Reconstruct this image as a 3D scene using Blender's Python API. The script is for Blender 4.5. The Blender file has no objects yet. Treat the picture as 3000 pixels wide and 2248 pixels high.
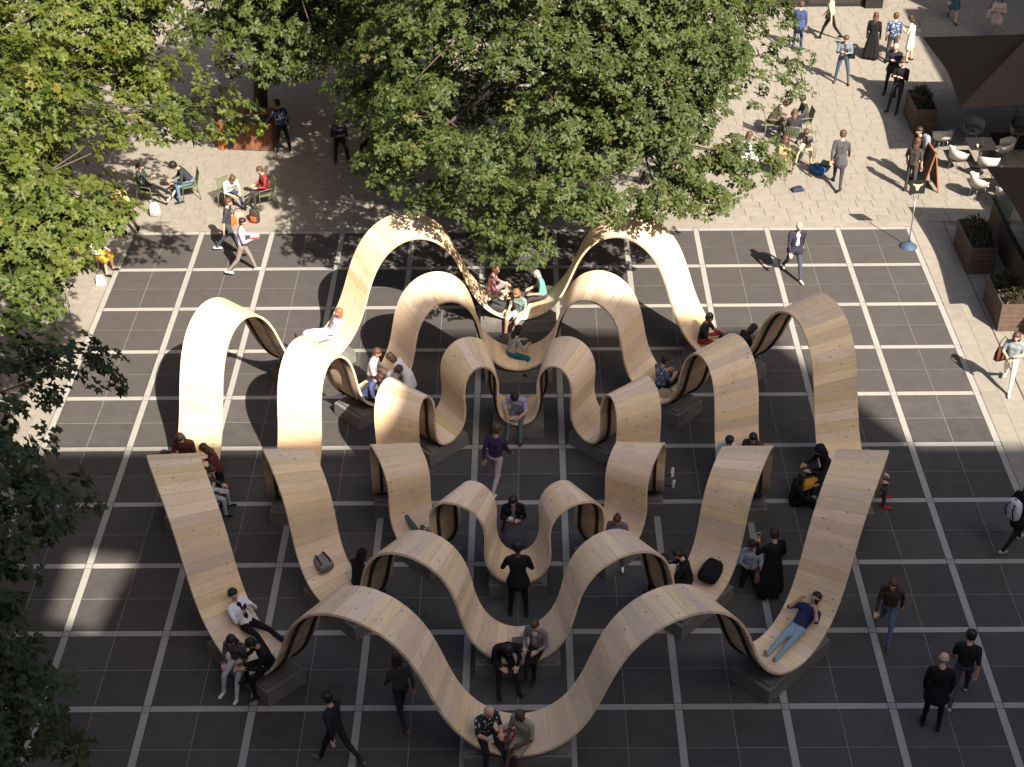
import bpy, bmesh, math, random
import numpy as np
from mathutils import Vector, Matrix

random.seed(7); RNG = np.random.default_rng(7)
scene = bpy.context.scene
COL = scene.collection
R = math.radians

# ---------------------------------------------------------------- camera
YAW, PITCH, ROLL = -0.01259, 0.61645, -0.01390
CAMP = Vector((11.218, -37.994, 21.618))
f_ = Vector((math.sin(YAW)*math.cos(PITCH), math.cos(YAW)*math.cos(PITCH), -math.sin(PITCH)))
r_ = Vector((math.cos(YAW), -math.sin(YAW), 0)); u_ = r_.cross(f_)
rr = math.cos(ROLL)*r_ + math.sin(ROLL)*u_; uu = -math.sin(ROLL)*r_ + math.cos(ROLL)*u_
cd = bpy.data.cameras.new('camera'); cam = bpy.data.objects.new('camera', cd); COL.objects.link(cam)
cam.matrix_world = Matrix(((rr.x, uu.x, -f_.x, CAMP.x), (rr.y, uu.y, -f_.y, CAMP.y), (rr.z, uu.z, -f_.z, CAMP.z), (0, 0, 0, 1)))
cd.sensor_width = 36; cd.lens = 53.97; cd.clip_end = 500; cd.clip_start = 0.3
scene.camera = cam

# ---------------------------------------------------------------- sky, sun, exposure
SUN_AZ, SUN_EL = 149.0, 43.5
w = bpy.data.worlds.new('World'); scene.world = w; w.use_nodes = True
nt = w.node_tree; bg = nt.nodes['Background']
sky = nt.nodes.new('ShaderNodeTexSky'); sky.sky_type = 'NISHITA'; sky.sun_disc = False
sky.sun_elevation = R(SUN_EL); sky.sun_rotation = R(SUN_AZ); sky.air_density = 1.0; sky.dust_density = 4.0; sky.ozone_density = 0.6
nt.links.new(sky.outputs[0], bg.inputs[0]); bg.inputs[1].default_value = 0.080
sl = bpy.data.lights.new('sun', 'SUN'); sl.energy = 5.0; sl.angle = R(0.53); sl.color = (1.0, 0.90, 0.76)
so = bpy.data.objects.new('sun', sl); COL.objects.link(so)
sd = Vector((math.sin(R(SUN_AZ))*math.cos(R(SUN_EL)), math.cos(R(SUN_AZ))*math.cos(R(SUN_EL)), math.sin(R(SUN_EL))))
so.rotation_euler = sd.to_track_quat('Z', 'Y').to_euler(); so.location = (30, -40, 60)
scene.render.engine = 'CYCLES'
scene.view_settings.view_transform = 'Standard'; scene.view_settings.look = 'None'
scene.view_settings.gamma = 1.0; scene.view_settings.use_curve_mapping = False
scene.view_settings.exposure = 1.35
scene.cycles.max_bounces = 6; scene.cycles.diffuse_bounces = 3; scene.cycles.transparent_max_bounces = 6
scene.cycles.use_denoising = True
scene.cycles.caustics_reflective = False; scene.cycles.caustics_refractive = False

# ---------------------------------------------------------------- helpers
def link(o, parent=None):
    COL.objects.link(o)
    if parent is not None: o.parent = parent
    return o
def tag(o, label=None, cat=None, group=None, kind=None):
    if label: o['label'] = label
    if cat: o['category'] = cat
    if group: o['group'] = group
    if kind: o['kind'] = kind
    return o
def empty(name, loc=(0, 0, 0), rz=0.0, label=None, cat=None, group=None, kind=None):
    o = bpy.data.objects.new(name, None); o.empty_display_size = 0.2
    link(o); o.location = loc; o.rotation_euler = (0, 0, rz)
    return tag(o, label, cat, group, kind)
def mobj(name, me, mats=None, parent=None, loc=None, rz=None):
    if mats is not None and len(me.materials) == 0:
        for m in (mats if isinstance(mats, (list, tuple)) else [mats]): me.materials.append(m)
    o = bpy.data.objects.new(name, me); link(o, parent)
    if loc is not None: o.location = loc
    if rz is not None: o.rotation_euler = (0, 0, rz)
    return o
class MB:
    """collects boxes, bars and tubes into one mesh"""
    def __init__(s): s.v = []; s.f = []; s.mi = []; s.cur = 0; s.smooth = []
    def add(s, vs, fs, smooth=False):
        b = len(s.v); s.v += [tuple(x) for x in vs]
        for q in fs: s.f.append(tuple(i+b for i in q)); s.mi.append(s.cur); s.smooth.append(smooth)
    def box(s, x0, y0, z0, x1, y1, z1, M=None, taper=0.0):
        t = taper
        vs = [Vector(c) for c in ((x0, y0, z0), (x1, y0, z0), (x1, y1, z0), (x0, y1, z0), (x0+t, y0+t, z1), (x1-t, y0+t, z1), (x1-t, y1-t, z1), (x0+t, y1-t, z1))]
        if M is not None: vs = [M @ q for q in vs]
        s.add(vs, [(0, 3, 2, 1), (4, 5, 6, 7), (0, 1, 5, 4), (1, 2, 6, 5), (2, 3, 7, 6), (3, 0, 4, 7)])
    def bar(s, a, b, wx, wy, up=Vector((0, 0, 1))):
        a = Vector(a); b = Vector(b); d = (b-a).normalized()
        if abs(d.dot(up)) > .98: up = Vector((0, 1, 0))
        x = d.cross(up).normalized()*wx/2; y = x.cross(d).normalized()*wy/2
        s.add([a-x-y, a+x-y, a+x+y, a-x+y, b-x-y, b+x-y, b+x+y, b-x+y], [(0, 3, 2, 1), (4, 5, 6, 7), (0, 1, 5, 4), (1, 2, 6, 5), (2, 3, 7, 6), (3, 0, 4, 7)])
    def tube(s, pts, rad, n=7, cap=True):
        pts = [Vector(q) for q in pts]
        rads = rad if isinstance(rad, (list, tuple)) else [rad]*len(pts)
        rings = []; b = len(s.v); x = None
        for i, q in enumerate(pts):
            d = (pts[min(i+1, len(pts)-1)]-pts[max(i-1, 0)]).normalized()
            if x is None:
                x = d.cross(Vector((0, 0, 1)) if abs(d.z) < .9 else Vector((1, 0, 0))).normalized()
            else:
                x = (x-d*x.dot(d)).normalized()
            y = d.cross(x)
            s.v += [tuple(q+(x*math.cos(2*math.pi*k/n)+y*math.sin(2*math.pi*k/n))*rads[i]) for k in range(n)]
        for i in range(len(pts)-1):
            for k in range(n):
                s.f.append((b+i*n+k, b+i*n+(k+1) % n, b+(i+1)*n+(k+1) % n, b+(i+1)*n+k)); s.mi.append(s.cur); s.smooth.append(True)
        if cap:
            s.f.append(tuple(b+k for k in reversed(range(n)))); s.mi.append(s.cur); s.smooth.append(False)
            e = b+(len(pts)-1)*n
            s.f.append(tuple(e+k for k in range(n))); s.mi.append(s.cur); s.smooth.append(False)
    def lathe(s, prof, n=16, M=None, smooth=True):
        b = len(s.v)
        for (rr_, z) in prof:
            for k in range(n):
                q = Vector((rr_*math.cos(2*math.pi*k/n), rr_*math.sin(2*math.pi*k/n), z)); s.v.append(tuple(M @ q if M is not None else q))
        for i in range(len(prof)-1):
            for k in range(n):
                s.f.append((b+i*n+k, b+i*n+(k+1) % n, b+(i+1)*n+(k+1) % n, b+(i+1)*n+k)); s.mi.append(s.cur); s.smooth.append(smooth)
    def ell(s, c, rad, nu=10, nv=7, M=None):
        vs = []; c = Vector(c)
        for j in range(nv+1):
            th = math.pi*j/nv
            for i in range(nu):
                ph = 2*math.pi*i/nu
                q = Vector((rad[0]*math.sin(th)*math.cos(ph), rad[1]*math.sin(th)*math.sin(ph), rad[2]*math.cos(th)))
                vs.append((M @ q if M is not None else q)+c)
        fs = [(j*nu+i, j*nu+nu+i, j*nu+nu+(i+1) % nu, j*nu+(i+1) % nu) for j in range(nv) for i in range(nu)]
        s.add(vs, fs, True)
    def mesh(s, name, mats=()):
        me = bpy.data.meshes.new(name); me.from_pydata(s.v, [], s.f); me.update()
        me.polygons.foreach_set('material_index', s.mi); me.polygons.foreach_set('use_smooth', s.smooth)
        for m in mats: me.materials.append(m)
        return me
    def build(s, name, mats, parent=None, loc=None, rz=None):
        return mobj(name, s.mesh(name, mats if isinstance(mats, (list, tuple)) else [mats]), None, parent, loc, rz)

# ---------------------------------------------------------------- materials
def newmat(name):
    m = bpy.data.materials.new(name); m.use_nodes = True
    return m, m.node_tree, m.node_tree.nodes['Principled BSDF']
def N(nt, t, **kw):
    n = nt.nodes.new(t)
    for k, v in kw.items():
        if k.startswith('i_'): n.inputs[int(k[2:])].default_value = v
        else: setattr(n, k, v)
    return n
def mixc(nt, fac, a, b, mode='MIX'):
    n = nt.nodes.new('ShaderNodeMix'); n.data_type = 'RGBA'; n.blend_type = mode
    for sock, val in ((n.inputs[0], fac), (n.inputs[6], a), (n.inputs[7], b)):
        if hasattr(val, 'is_linked') or hasattr(val, 'links'): nt.links.new(val, sock)
        elif isinstance(val, (int, float)): sock.default_value = val
        else: sock.default_value = (*val, 1)
    return n.outputs[2]
def mr(nt, src, a, b, c, d):
    n = nt.nodes.new('ShaderNodeMapRange'); nt.links.new(src, n.inputs[0])
    for i, v in enumerate((a, b, c, d)): n.inputs[1+i].default_value = v
    return n.outputs[0]
def plain(name, col, rough=.7, var=.12, scale=9.0, bump=0.0, spec=.3, metal=0.0, objvar=0.0, coord='Object', detail=4.0):
    """base colour with uneven tone from noise, optional bump and per-object tone"""
    m, nt, b = newmat(name)
    tc = N(nt, 'ShaderNodeTexCoord'); no = N(nt, 'ShaderNodeTexNoise'); no.inputs['Scale'].default_value = scale; no.inputs['Detail'].default_value = detail
    nt.links.new(tc.outputs[coord], no.inputs['Vector'])
    fac = mr(nt, no.outputs[0], .25, .75, 1-var, 1+var)
    c = mixc(nt, 1.0, col, fac, 'MULTIPLY')
    if objvar:
        oi = N(nt, 'ShaderNodeObjectInfo'); c = mixc(nt, 1.0, c, mr(nt, oi.outputs['Random'], 0, 1, 1-objvar, 1+objvar), 'MULTIPLY')
    nt.links.new(c, b.inputs['Base Color'])
    b.inputs['Roughness'].default_value = rough; b.inputs['Specular IOR Level'].default_value = spec; b.inputs['Metallic'].default_value = metal
    if bump:
        bp = N(nt, 'ShaderNodeBump'); bp.inputs['Strength'].default_value = bump; bp.inputs['Distance'].default_value = .01
        nt.links.new(no.outputs[0], bp.inputs['Height']); nt.links.new(bp.outputs[0], b.inputs['Normal'])
    return m
# ================================================================ SETTING
def stone_mat(name, col, var, objvar, scale, rough, spec=.35, stains=0.0, stain_col=(.1, .09, .08), tint=None):
    m, nt, b = newmat(name)
    geo = N(nt, 'ShaderNodeNewGeometry'); oi = N(nt, 'ShaderNodeObjectInfo')
    n1 = N(nt, 'ShaderNodeTexNoise'); n1.inputs['Scale'].default_value = scale; n1.inputs['Detail'].default_value = 6; n1.inputs['Roughness'].default_value = .65
    n2 = N(nt, 'ShaderNodeTexNoise'); n2.inputs['Scale'].default_value = .55; n2.inputs['Detail'].default_value = 5
    n3 = N(nt, 'ShaderNodeTexNoise'); n3.inputs['Scale'].default_value = 60; n3.inputs['Detail'].default_value = 2
    for n in (n1, n2, n3): nt.links.new(geo.outputs['Position'], n.inputs['Vector'])
    c = mixc(nt, 1.0, col, mr(nt, n1.outputs[0], .3, .7, 1-var, 1+var), 'MULTIPLY')
    c = mixc(nt, 1.0, c, mr(nt, oi.outputs['Random'], 0, 1, 1-objvar, 1+objvar), 'MULTIPLY')
    c = mixc(nt, 1.0, c, mr(nt, n3.outputs[0], .3, .7, .88, 1.12), 'MULTIPLY')
    if tint:
        fr = N(nt, 'ShaderNodeMath', operation='FRACT'); ml = N(nt, 'ShaderNodeMath', operation='MULTIPLY'); nt.links.new(oi.outputs['Random'], ml.inputs[0]); ml.inputs[1].default_value = 23.7; nt.links.new(ml.outputs[0], fr.inputs[0])
        c = mixc(nt, mr(nt, fr.outputs[0], .45, 1, 0, .5), c, tint)
    if stains: c = mixc(nt, mr(nt, n2.outputs[0], .48, .72, 0, stains), c, stain_col)
    nt.links.new(c, b.inputs['Base Color'])
    nt.links.new(mr(nt, n1.outputs[0], .3, .7, rough-.08, rough+.1), b.inputs['Roughness'])
    b.inputs['Specular IOR Level'].default_value = spec
    bp = N(nt, 'ShaderNodeBump'); bp.inputs['Strength'].default_value = .25; bp.inputs['Distance'].default_value = .004
    nt.links.new(n3.outputs[0], bp.inputs['Height']); nt.links.new(bp.outputs[0], b.inputs['Normal'])
    return m
M_tile = stone_mat('dark_granite', (.072, .067, .065), .18, .14, 3.0, .7, .08, .4, (.084, .077, .071), tint=(.068, .060, .060))
M_white = stone_mat('white_granite', (.300, .288, .270), .06, .05, 5.0, .6, .3, .25, (.28, .265, .245))
M_paver = stone_mat('cream_stone', (.245, .222, .190), .12, .06, 4.0, .75, .25, .4, (.20, .178, .15))
M_grout = plain('grout', (.22, .205, .19), .9, .15, 6)
M_gap = plain('joint_dark', (.045, .042, .04), .9, .15, 6)
M_pgrout = plain('paver_joint', (.17, .15, .125), .95, .2, 4)
M_ground = plain('ground', (.25, .23, .20), .95, .15, .4)

def sheet(name, x0, y0, x1, y1, z, mat, parent=None, kind=None):
    mb = MB(); mb.add([(x0, y0, z), (x1, y0, z), (x1, y1, z), (x0, y1, z)], [(0, 1, 2, 3)])
    o = mb.build(name, mat, parent)
    if kind: o['kind'] = kind
    return o
sheet('ground', -160, -160, 180, 180, -.060, M_ground, kind='structure')
plaza = sheet('plaza_floor', -.6, -23.0, 22.6, .5, -.0045, M_grout, kind='structure')

def slab_mesh(name, lx, ly, h, mat, ch=.003):
    """flat stone, top at z=0, tiny chamfer"""
    mb = MB(); x, y = lx/2, ly/2
    vs = [(-x, -y, -h), (x, -y, -h), (x, y, -h), (-x, y, -h), (-x, -y, -ch), (x, -y, -ch), (x, y, -ch), (-x, y, -ch),
          (-x+ch, -y+ch, 0), (x-ch, -y+ch, 0), (x-ch, y-ch, 0), (-x+ch, y-ch, 0)]
    fs = [(8, 9, 10, 11)]
    for a in (0, 4):
        for k in range(4): fs.append((a+k, a+(k+1) % 4, a+4+(k+1) % 4, a+4+k))
    mb.add(vs, fs); return mb.mesh(name, [mat])
SW = .142; GAP = .013
tl = (2-SW-2*GAP-GAP)/2
me_tile = slab_mesh('tile', tl, tl, .018, M_tile)
me_sh = slab_mesh('strip_across', 2-SW-2*GAP, SW, .018, M_white); me_sv = slab_mesh('strip_along', SW, 2-SW-2*GAP, .018, M_white)
me_cr = slab_mesh('strip_square', SW, SW, .018, M_white)
cells = [(i, j) for j in range(11) for i in range(11)]
tiles = []
for i, j in cells:
    for a in (-1, 1):
        for b_ in (-1, 1):
            tiles.append((2*i+1+a*(tl+GAP)/2, -2*j-1+b_*(tl+GAP)/2))
tiles.sort(key=lambda q: (q[0]-CAMP.x)**2+(q[1]-CAMP.y)**2)
# tiles below the lower picture edge show nothing: take the 300 that show largest
vis = [q for q in tiles if q[1] > -20.6]; rest = [q for q in tiles if q[1] <= -20.6]
far = MB()
for k, (x, y) in enumerate(vis):
    if k < 300:
        o = mobj('tile', me_tile, None, plaza, (x, y, random.uniform(-.0015, .0015)))
    else: rest.append((x, y))
for x, y in rest:
    far.box(x-tl/2, y-tl/2, -.018, x+tl/2, y+tl/2, random.uniform(-.0012, .0012))
o = far.build('paving_tiles', M_tile, plaza); o['kind'] = 'stuff'
# narrow dark joint lines beside the white strips
jl = MB()
for i in range(12):
    jl.box(2*i-SW/2-GAP, -22.2, -.019, 2*i+SW/2+GAP, .1, -.0035)
for j in range(12):
    jl.box(-.1, -2*j-SW/2-GAP, -.019, 22.1, -2*j+SW/2+GAP, -.0038)
o = jl.build('joint_lines', M_gap, plaza)
for i in range(12):
    for j in range(12):
        if j < 11: mobj('strip', me_sv, None, plaza, (2*i, -2*j-1, random.uniform(.0, .002)))
        if i < 11: mobj('strip', me_sh, None, plaza, (2*i+1, -2*j, random.uniform(.0, .002)))
        mobj('strip_square', me_cr, None, plaza, (2*i, -2*j, random.uniform(.0, .002)))

# cream stone pavement round the plaza
pav = sheet('pavement', -14, .35, 36, 26, -.024, M_pgrout, kind='structure')
sheet('pavement_base', -14, -26, -.09, .35, -.0245, M_pgrout, pav); sheet('pavement_base', 22.09, -26, 36, .35, -.0245, M_pgrout, pav)
PH = .42; me_pv = {}
for L in (.46, .56, .66): me_pv[L] = (slab_mesh('paver', L-.010, PH-.010, .02, M_paver), slab_mesh('paver_along', PH-.010, L-.010, .02, M_paver))
stones = []
y = .36+PH/2
while y < 20:                                   # courses running across, behind the plaza
    x = -13+random.uniform(0, .5)
    while x < 34:
        L = random.choice((.46, .56, .66)); stones.append((x+L/2, y, L, 0)); x += L
    y += PH
def side_courses(x0, n):
    for c in range(n):
        xx = x0+c*PH; yy = .35-random.uniform(0, .4)
        while yy > -24:
            L = random.choice((.46, .56, .66)); stones.append((xx, yy-L/2, L, 1)); yy -= L
side_courses(22.09+.98+PH/2, 16); side_courses(-.09-.98-PH/2-15*PH, 16)
def inview(x, y):
    d = Vector((x, y, 0))-CAMP; z = d.dot(f_); return abs(d.dot(rr)/z) < .345 and abs(d.dot(uu)/z) < .262
stones.sort(key=lambda q: (q[0]-CAMP.x)**2+(q[1]-CAMP.y)**2)
far = MB(); n = 0
for (x, y, L, a) in stones:
    dz = random.uniform(-.002, .002)
    if inview(x, y) and n < 300 and not (x < -1.5 and y < -6):
        mobj('paver', me_pv[L][a], None, pav, (x, y, dz)); n += 1
    else:
        hx, hy = (L/2-.005, PH/2-.005) if a == 0 else (PH/2-.005, L/2-.005)
        far.add([(x-hx, y-hy, -.02), (x+hx, y-hy, -.02), (x+hx, y+hy, -.02), (x-hx, y+hy, -.02), (x-hx, y-hy, dz), (x+hx, y-hy, dz), (x+hx, y+hy, dz), (x-hx, y+hy, dz)],
                [(4, 5, 6, 7), (0, 1, 5, 4), (1, 2, 6, 5), (2, 3, 7, 6), (3, 0, 4, 7)])
o = far.build('paving_stones', M_paver, pav); o['kind'] = 'stuff'
# edging slabs with a drain slot between them
me_e1 = slab_mesh('edge_slab', .40, .985, .02, M_paver); me_e2 = slab_mesh('edge_slab_wide', .50, .985, .02, M_paver)
me_e3 = slab_mesh('edge_slab_back', .985, .225, .02, M_paver)
for j in range(23):
    for sgn, xb in ((1, 22.09), (-1, -.09)):
        mobj('edge_slab', me_e1, None, pav, (xb+sgn*(.205), -.5-j+.1, 0)); mobj('edge_slab', me_e2, None, pav, (xb+sgn*(.43+.26), -.5-j+.35, .001))
for i in range(23): mobj('edge_slab', me_e3, None, pav, (-.1+i, .215, 0))

# ---- buildings that shade the square (behind and beside the camera)
M_facade = plain('pale_facade', (.62, .59, .54), .8, .08, .3)
M_glass = plain('dark_glass', (.03, .035, .04), .12, .1, .2, spec=.6)
M_facade2 = plain('brick_facade', (.22, .14, .10), .85, .12, .6)
M_facade3 = plain('dark_cladding', (.07, .065, .062), .6, .12, .4)
def block(name, x0, y0, x1, y1, h, label, towers=(), fy=None, mat=M_facade):
    root = empty(name, ((x0+x1)/2, (y0+y1)/2, -.05), 0, label, 'building')
    cx, cy = (x0+x1)/2, (y0+y1)/2
    mb = MB(); mb.box(x0-cx, y0-cy, 0, x1-cx, y1-cy, h+.05); mb.build('wall', mat, root)
    for (a, b_, c, d, hh) in towers:
        mb = MB(); mb.box(a-cx, b_-cy, h+.052, c-cx, d-cy, hh+.05); mb.build('roof_tower', mat, root)
    return root
b1 = empty('office_building', (20, -50, -.05), 0, 'pale office block behind the viewer whose shadow covers the near plaza', 'building')
# street wall of the office block with a slanted hole added to throw a sun patch
SUN_HOLE = [(17.45, 29.3), (18.24, 28.9), (20.15, 31.7), (18.9, 31.9)]
mb = MB(); OUT = [(-65, 0), (65, 0), (65, 35.4), (-65, 35.4)]
for yy, sgn in ((8.0, 1), (7.6, -1)):
    b0 = len(mb.v); vs = [(x, yy, z) for x, z in OUT]+[(x-20, yy, z+.05) for x, z in SUN_HOLE]
    fs = [(k, (k+1) % 4, 4+(k+1) % 4, 4+k) for k in range(4)]
    mb.add(vs, [f if sgn < 0 else f[::-1] for f in fs])
mb.add([(x, y_, z) for x, z in OUT for y_ in (7.6, 8.0)], [(2*k, 2*k+1, (2*k+3) % 8, (2*k+2) % 8) for k in range(4)])
mb.add([(x-20, y_, z+.05) for x, z in SUN_HOLE for y_ in (7.6, 8.0)], [(2*k+1, 2*k, (2*k+2) % 8, (2*k+3) % 8) for k in range(4)])
mb.build('wall', M_facade, b1)
mb = MB(); mb.box(-65, -8, 0, 65, -.5, 16); mb.build('rear_wing', M_facade, b1)  # rear wing kept low, with no roof between, so sun reaches the hole
mb = MB(); mb.box(9.3, 3.2, 35.402, 19.3, 7.95, 40.85); mb.build('roof_tower', M_facade, b1)
wn = MB(); wn.box(-1.1, -.05, -.9, 1.1, .04, .9)
me_wn = wn.mesh('window', [M_glass])
for fl in range(9):
    for k in range(-12, 13): mobj('window', me_wn, None, b1, (k*3.4, 8.03, 2.6+fl*2.9))
b2 = block('brick_building', 33, 4.6, 60, 45, 26, 'brick building beyond the cafe that shades the top corner', mat=M_facade2)

block('added_low_building', 32.2, -34, 52, 4.5, 13, 'long low brick building added beyond the parasols to cut sky light', mat=M_facade2)  # unseen block added to cut sky light on the cafe side
block('added_dark_block', -30, 23, 32.5, 38, 22, 'dark block added beyond the far edge of the pavement to cut sky light', mat=M_facade3)  # unseen, added to hide sky and deepen the shadows at the back
block('added_side_block', -40, -30, -17, 20, 20, 'brick block added beyond the trees at the side to cut sky light', mat=M_facade2)  # added out of view to hold back sky light from this side
# dark doorway front at the far edge of the pavement
M_darkmetal = plain('dark_bronze', (.035, .028, .026), .5, .15, 3, spec=.4)
M_frame = plain('black_steel', (.018, .017, .018), .45, .1, 5, spec=.4)
dr = empty('dark_shop_front', (22.5, 17.3, 0), 0, 'dark shop front with a square post beyond the standing group', 'shop front')
mb = MB(); mb.box(-3.0, -.75, 0, 1.22, 0, 3.2); mb.build('panel', M_darkmetal, dr)
mb = MB(); mb.box(1.26, -1.0, 0, 1.9, -.3, 3.3); mb.build('post', M_frame, dr)
mb = MB(); mb.box(-3.02, -.78, .0, 1.24, -.745, .12); mb.build('plinth_board', M_frame, dr)
# ================================================================ THE THREE WAVY TIMBER BENCHES
CX, CY = 10.994, -11.9; SEAT = .435
RINGS = [dict(Ro=7.64, Ri=6.648, zo=3.281, zi=3.081, n=37), dict(Ro=5.385, Ri=4.396, zo=2.836, zi=2.594, n=30), dict(Ro=3.172, Ri=2.188, zo=2.344, zi=2.156, n=22)]
def solve_profile(asp):
    t = np.linspace(0, 1, 1201)
    def cur(phi):
        ph = phi*np.sin(np.pi*t); c, s = np.cos(ph), np.sin(ph)
        x = np.r_[0, np.cumsum((c[1:]+c[:-1])/2)]*t[1]; z = np.r_[0, np.cumsum((s[1:]+s[:-1])/2)]*t[1]; return x, z
    a, b = .01, 2.2
    for _ in range(45):
        m = (a+b)/2; x, z = cur(m)
        if z[-1]/x[-1] < asp: a = m
        else: b = m
    x, z = cur(a); return t, x/x[-1], z/z[-1]
for q in RINGS:
    Rm = (q['Ro']+q['Ri'])/2; q['t'], q['x'], q['z'] = solve_profile(((q['zo']+q['zi'])/2-SEAT)/(Rm*math.pi/8))
def ring_local(q, t, e, off=0.0):
    """t in periods from a seat centre (one period = 45 deg); e 0 inner .. 1 outer; returns point relative to the centre, angle from the front, + to the left"""
    k = math.floor(t); tt = (t-k)*2
    mir = tt > 1
    if mir: tt = 2-tt
    xx = float(np.interp(tt, q['t'], q['x'])); zz = float(np.interp(tt, q['t'], q['z']))
    th = R((k*45)+(45-22.5*xx if mir else 22.5*xx)); r = q['Ri']+(q['Ro']-q['Ri'])*e
    z = SEAT+(q['zi']+(q['zo']-q['zi'])*e-SEAT)*zz
    return Vector((-r*math.sin(th), -r*math.cos(th), z))
def ring_frame(q, t, e):
    p = ring_local(q, t, e); dt = (ring_local(q, t+.002, e)-ring_local(q, t-.002, e)).normalized()
    de = (ring_local(q, t, min(1, e+.05))-ring_local(q, t, max(0, e-.05))).normalized()
    n = dt.cross(de).normalized()
    return p, dt, de, n
def ring_at(q, th_deg, e):
    """world surface point at an angle (deg, from the front, + left)"""
    lo = math.floor(th_deg/45); fr = (th_deg-45*lo)/22.5
    if fr <= 1: t = float(np.interp(fr, q['x'], q['t']))/2
    else: t = 1-float(np.interp(2-fr, q['x'], q['t']))/2
    p, dt, de, n = ring_frame(q, lo+t, e)
    return p+Vector((CX, CY, 0)), dt, de, n

def wood_mat():
    m, nt, b = newmat('larch_boards')
    uv = N(nt, 'ShaderNodeUVMap'); oi = N(nt, 'ShaderNodeObjectInfo')
    cx = N(nt, 'ShaderNodeCombineXYZ'); mul = N(nt, 'ShaderNodeMath', operation='MULTIPLY'); nt.links.new(oi.outputs['Random'], mul.inputs[0]); mul.inputs[1].default_value = 57.0
    nt.links.new(mul.outputs[0], cx.inputs[2])
    def coords(sx, sy):
        mp = N(nt, 'ShaderNodeMapping'); mp.inputs['Scale'].default_value = (sx, sy, 1); nt.links.new(uv.outputs[0], mp.inputs[0])
        ad = N(nt, 'ShaderNodeVectorMath', operation='ADD'); nt.links.new(mp.outputs[0], ad.inputs[0]); nt.links.new(cx.outputs[0], ad.inputs[1]); return ad.outputs[0]
    g = N(nt, 'ShaderNodeTexNoise'); g.inputs['Scale'].default_value = 1; g.inputs['Detail'].default_value = 5; g.inputs['Distortion'].default_value = .6; nt.links.new(coords(1.4, 22), g.inputs['Vector'])
    bl = N(nt, 'ShaderNodeTexNoise'); bl.inputs['Scale'].default_value = 1; bl.inputs['Detail'].default_value = 3; nt.links.new(coords(.8, 3.0), bl.inputs['Vector'])
    fine = N(nt, 'ShaderNodeTexNoise'); fine.inputs['Scale'].default_value = 1; fine.inputs['Detail'].default_value = 2; nt.links.new(coords(6, 120), fine.inputs['Vector'])
    vo = N(nt, 'ShaderNodeTexVoronoi'); vo.inputs['Scale'].default_value = 1; nt.links.new(coords(4.2, 9.5), vo.inputs['Vector'])
    c = mixc(nt, mr(nt, g.outputs[0], .3, .7, 0, 1), (.79, .565, .335), (.89, .715, .49))
    c = mixc(nt, mr(nt, bl.outputs[0], .35, .7, 0, .65), c, (.82, .565, .375))
    # a tone of its own for each board: some pinker, some greyer
    hs = N(nt, 'ShaderNodeHueSaturation'); nt.links.new(c, hs.inputs['Color'])
    m2 = N(nt, 'ShaderNodeMath', operation='FRACT'); m3 = N(nt, 'ShaderNodeMath', operation='MULTIPLY'); nt.links.new(oi.outputs['Random'], m3.inputs[0]); m3.inputs[1].default_value = 17.3; nt.links.new(m3.outputs[0], m2.inputs[0])
    nt.links.new(mr(nt, oi.outputs['Random'], 0, 1, .80, 1.05), hs.inputs['Value']); nt.links.new(mr(nt, m2.outputs[0], 0, 1, .80, 1.10), hs.inputs['Saturation'])
    nt.links.new(mr(nt, m2.outputs[0], 0, 1, .488, .508), hs.inputs['Hue'])
    c = hs.outputs[0]
    c = mixc(nt, mr(nt, fine.outputs[0], .62, .8, 0, .45), c, (.30, .19, .11))
    geo = N(nt, 'ShaderNodeNewGeometry'); st = N(nt, 'ShaderNodeTexNoise'); st.inputs['Scale'].default_value = 1.7; st.inputs['Detail'].default_value = 5; st.inputs['Roughness'].default_value = .7; nt.links.new(geo.outputs['Position'], st.inputs['Vector'])
    c = mixc(nt, mr(nt, st.outputs[0], .52, .72, 0, .42), c, (.50, .36, .25))
    # knots: only in some cells
    sep = N(nt, 'ShaderNodeSeparateColor'); nt.links.new(vo.outputs['Color'], sep.inputs[0])
    k1 = mr(nt, vo.outputs['Distance'], .07, .15, 1, 0); k2 = mr(nt, sep.outputs[0], .50, .54, 0, .85)
    mm = N(nt, 'ShaderNodeMath', operation='MULTIPLY'); nt.links.new(k1, mm.inputs[0]); nt.links.new(k2, mm.inputs[1])
    c = mixc(nt, mm.outputs[0], c, (.15, .08, .04))
    nt.links.new(c, b.inputs['Base Color']); b.inputs['Roughness'].default_value = .62; b.inputs['Specular IOR Level'].default_value = .25
    bp = N(nt, 'ShaderNodeBump'); bp.inputs['Strength'].default_value = .2; bp.inputs['Distance'].default_value = .004
    nt.links.new(g.outputs[0], bp.inputs['Height']); nt.links.new(bp.outputs[0], b.inputs['Normal'])
    return m
M_wood = wood_mat()
M_plinth = plain('plinth_boards', (.165, .152, .145), .8, .18, 4)
M_strap = plain('steel_strap', (.030, .025, .023), .5, .15, 6, spec=.4)
TH = .050
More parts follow.
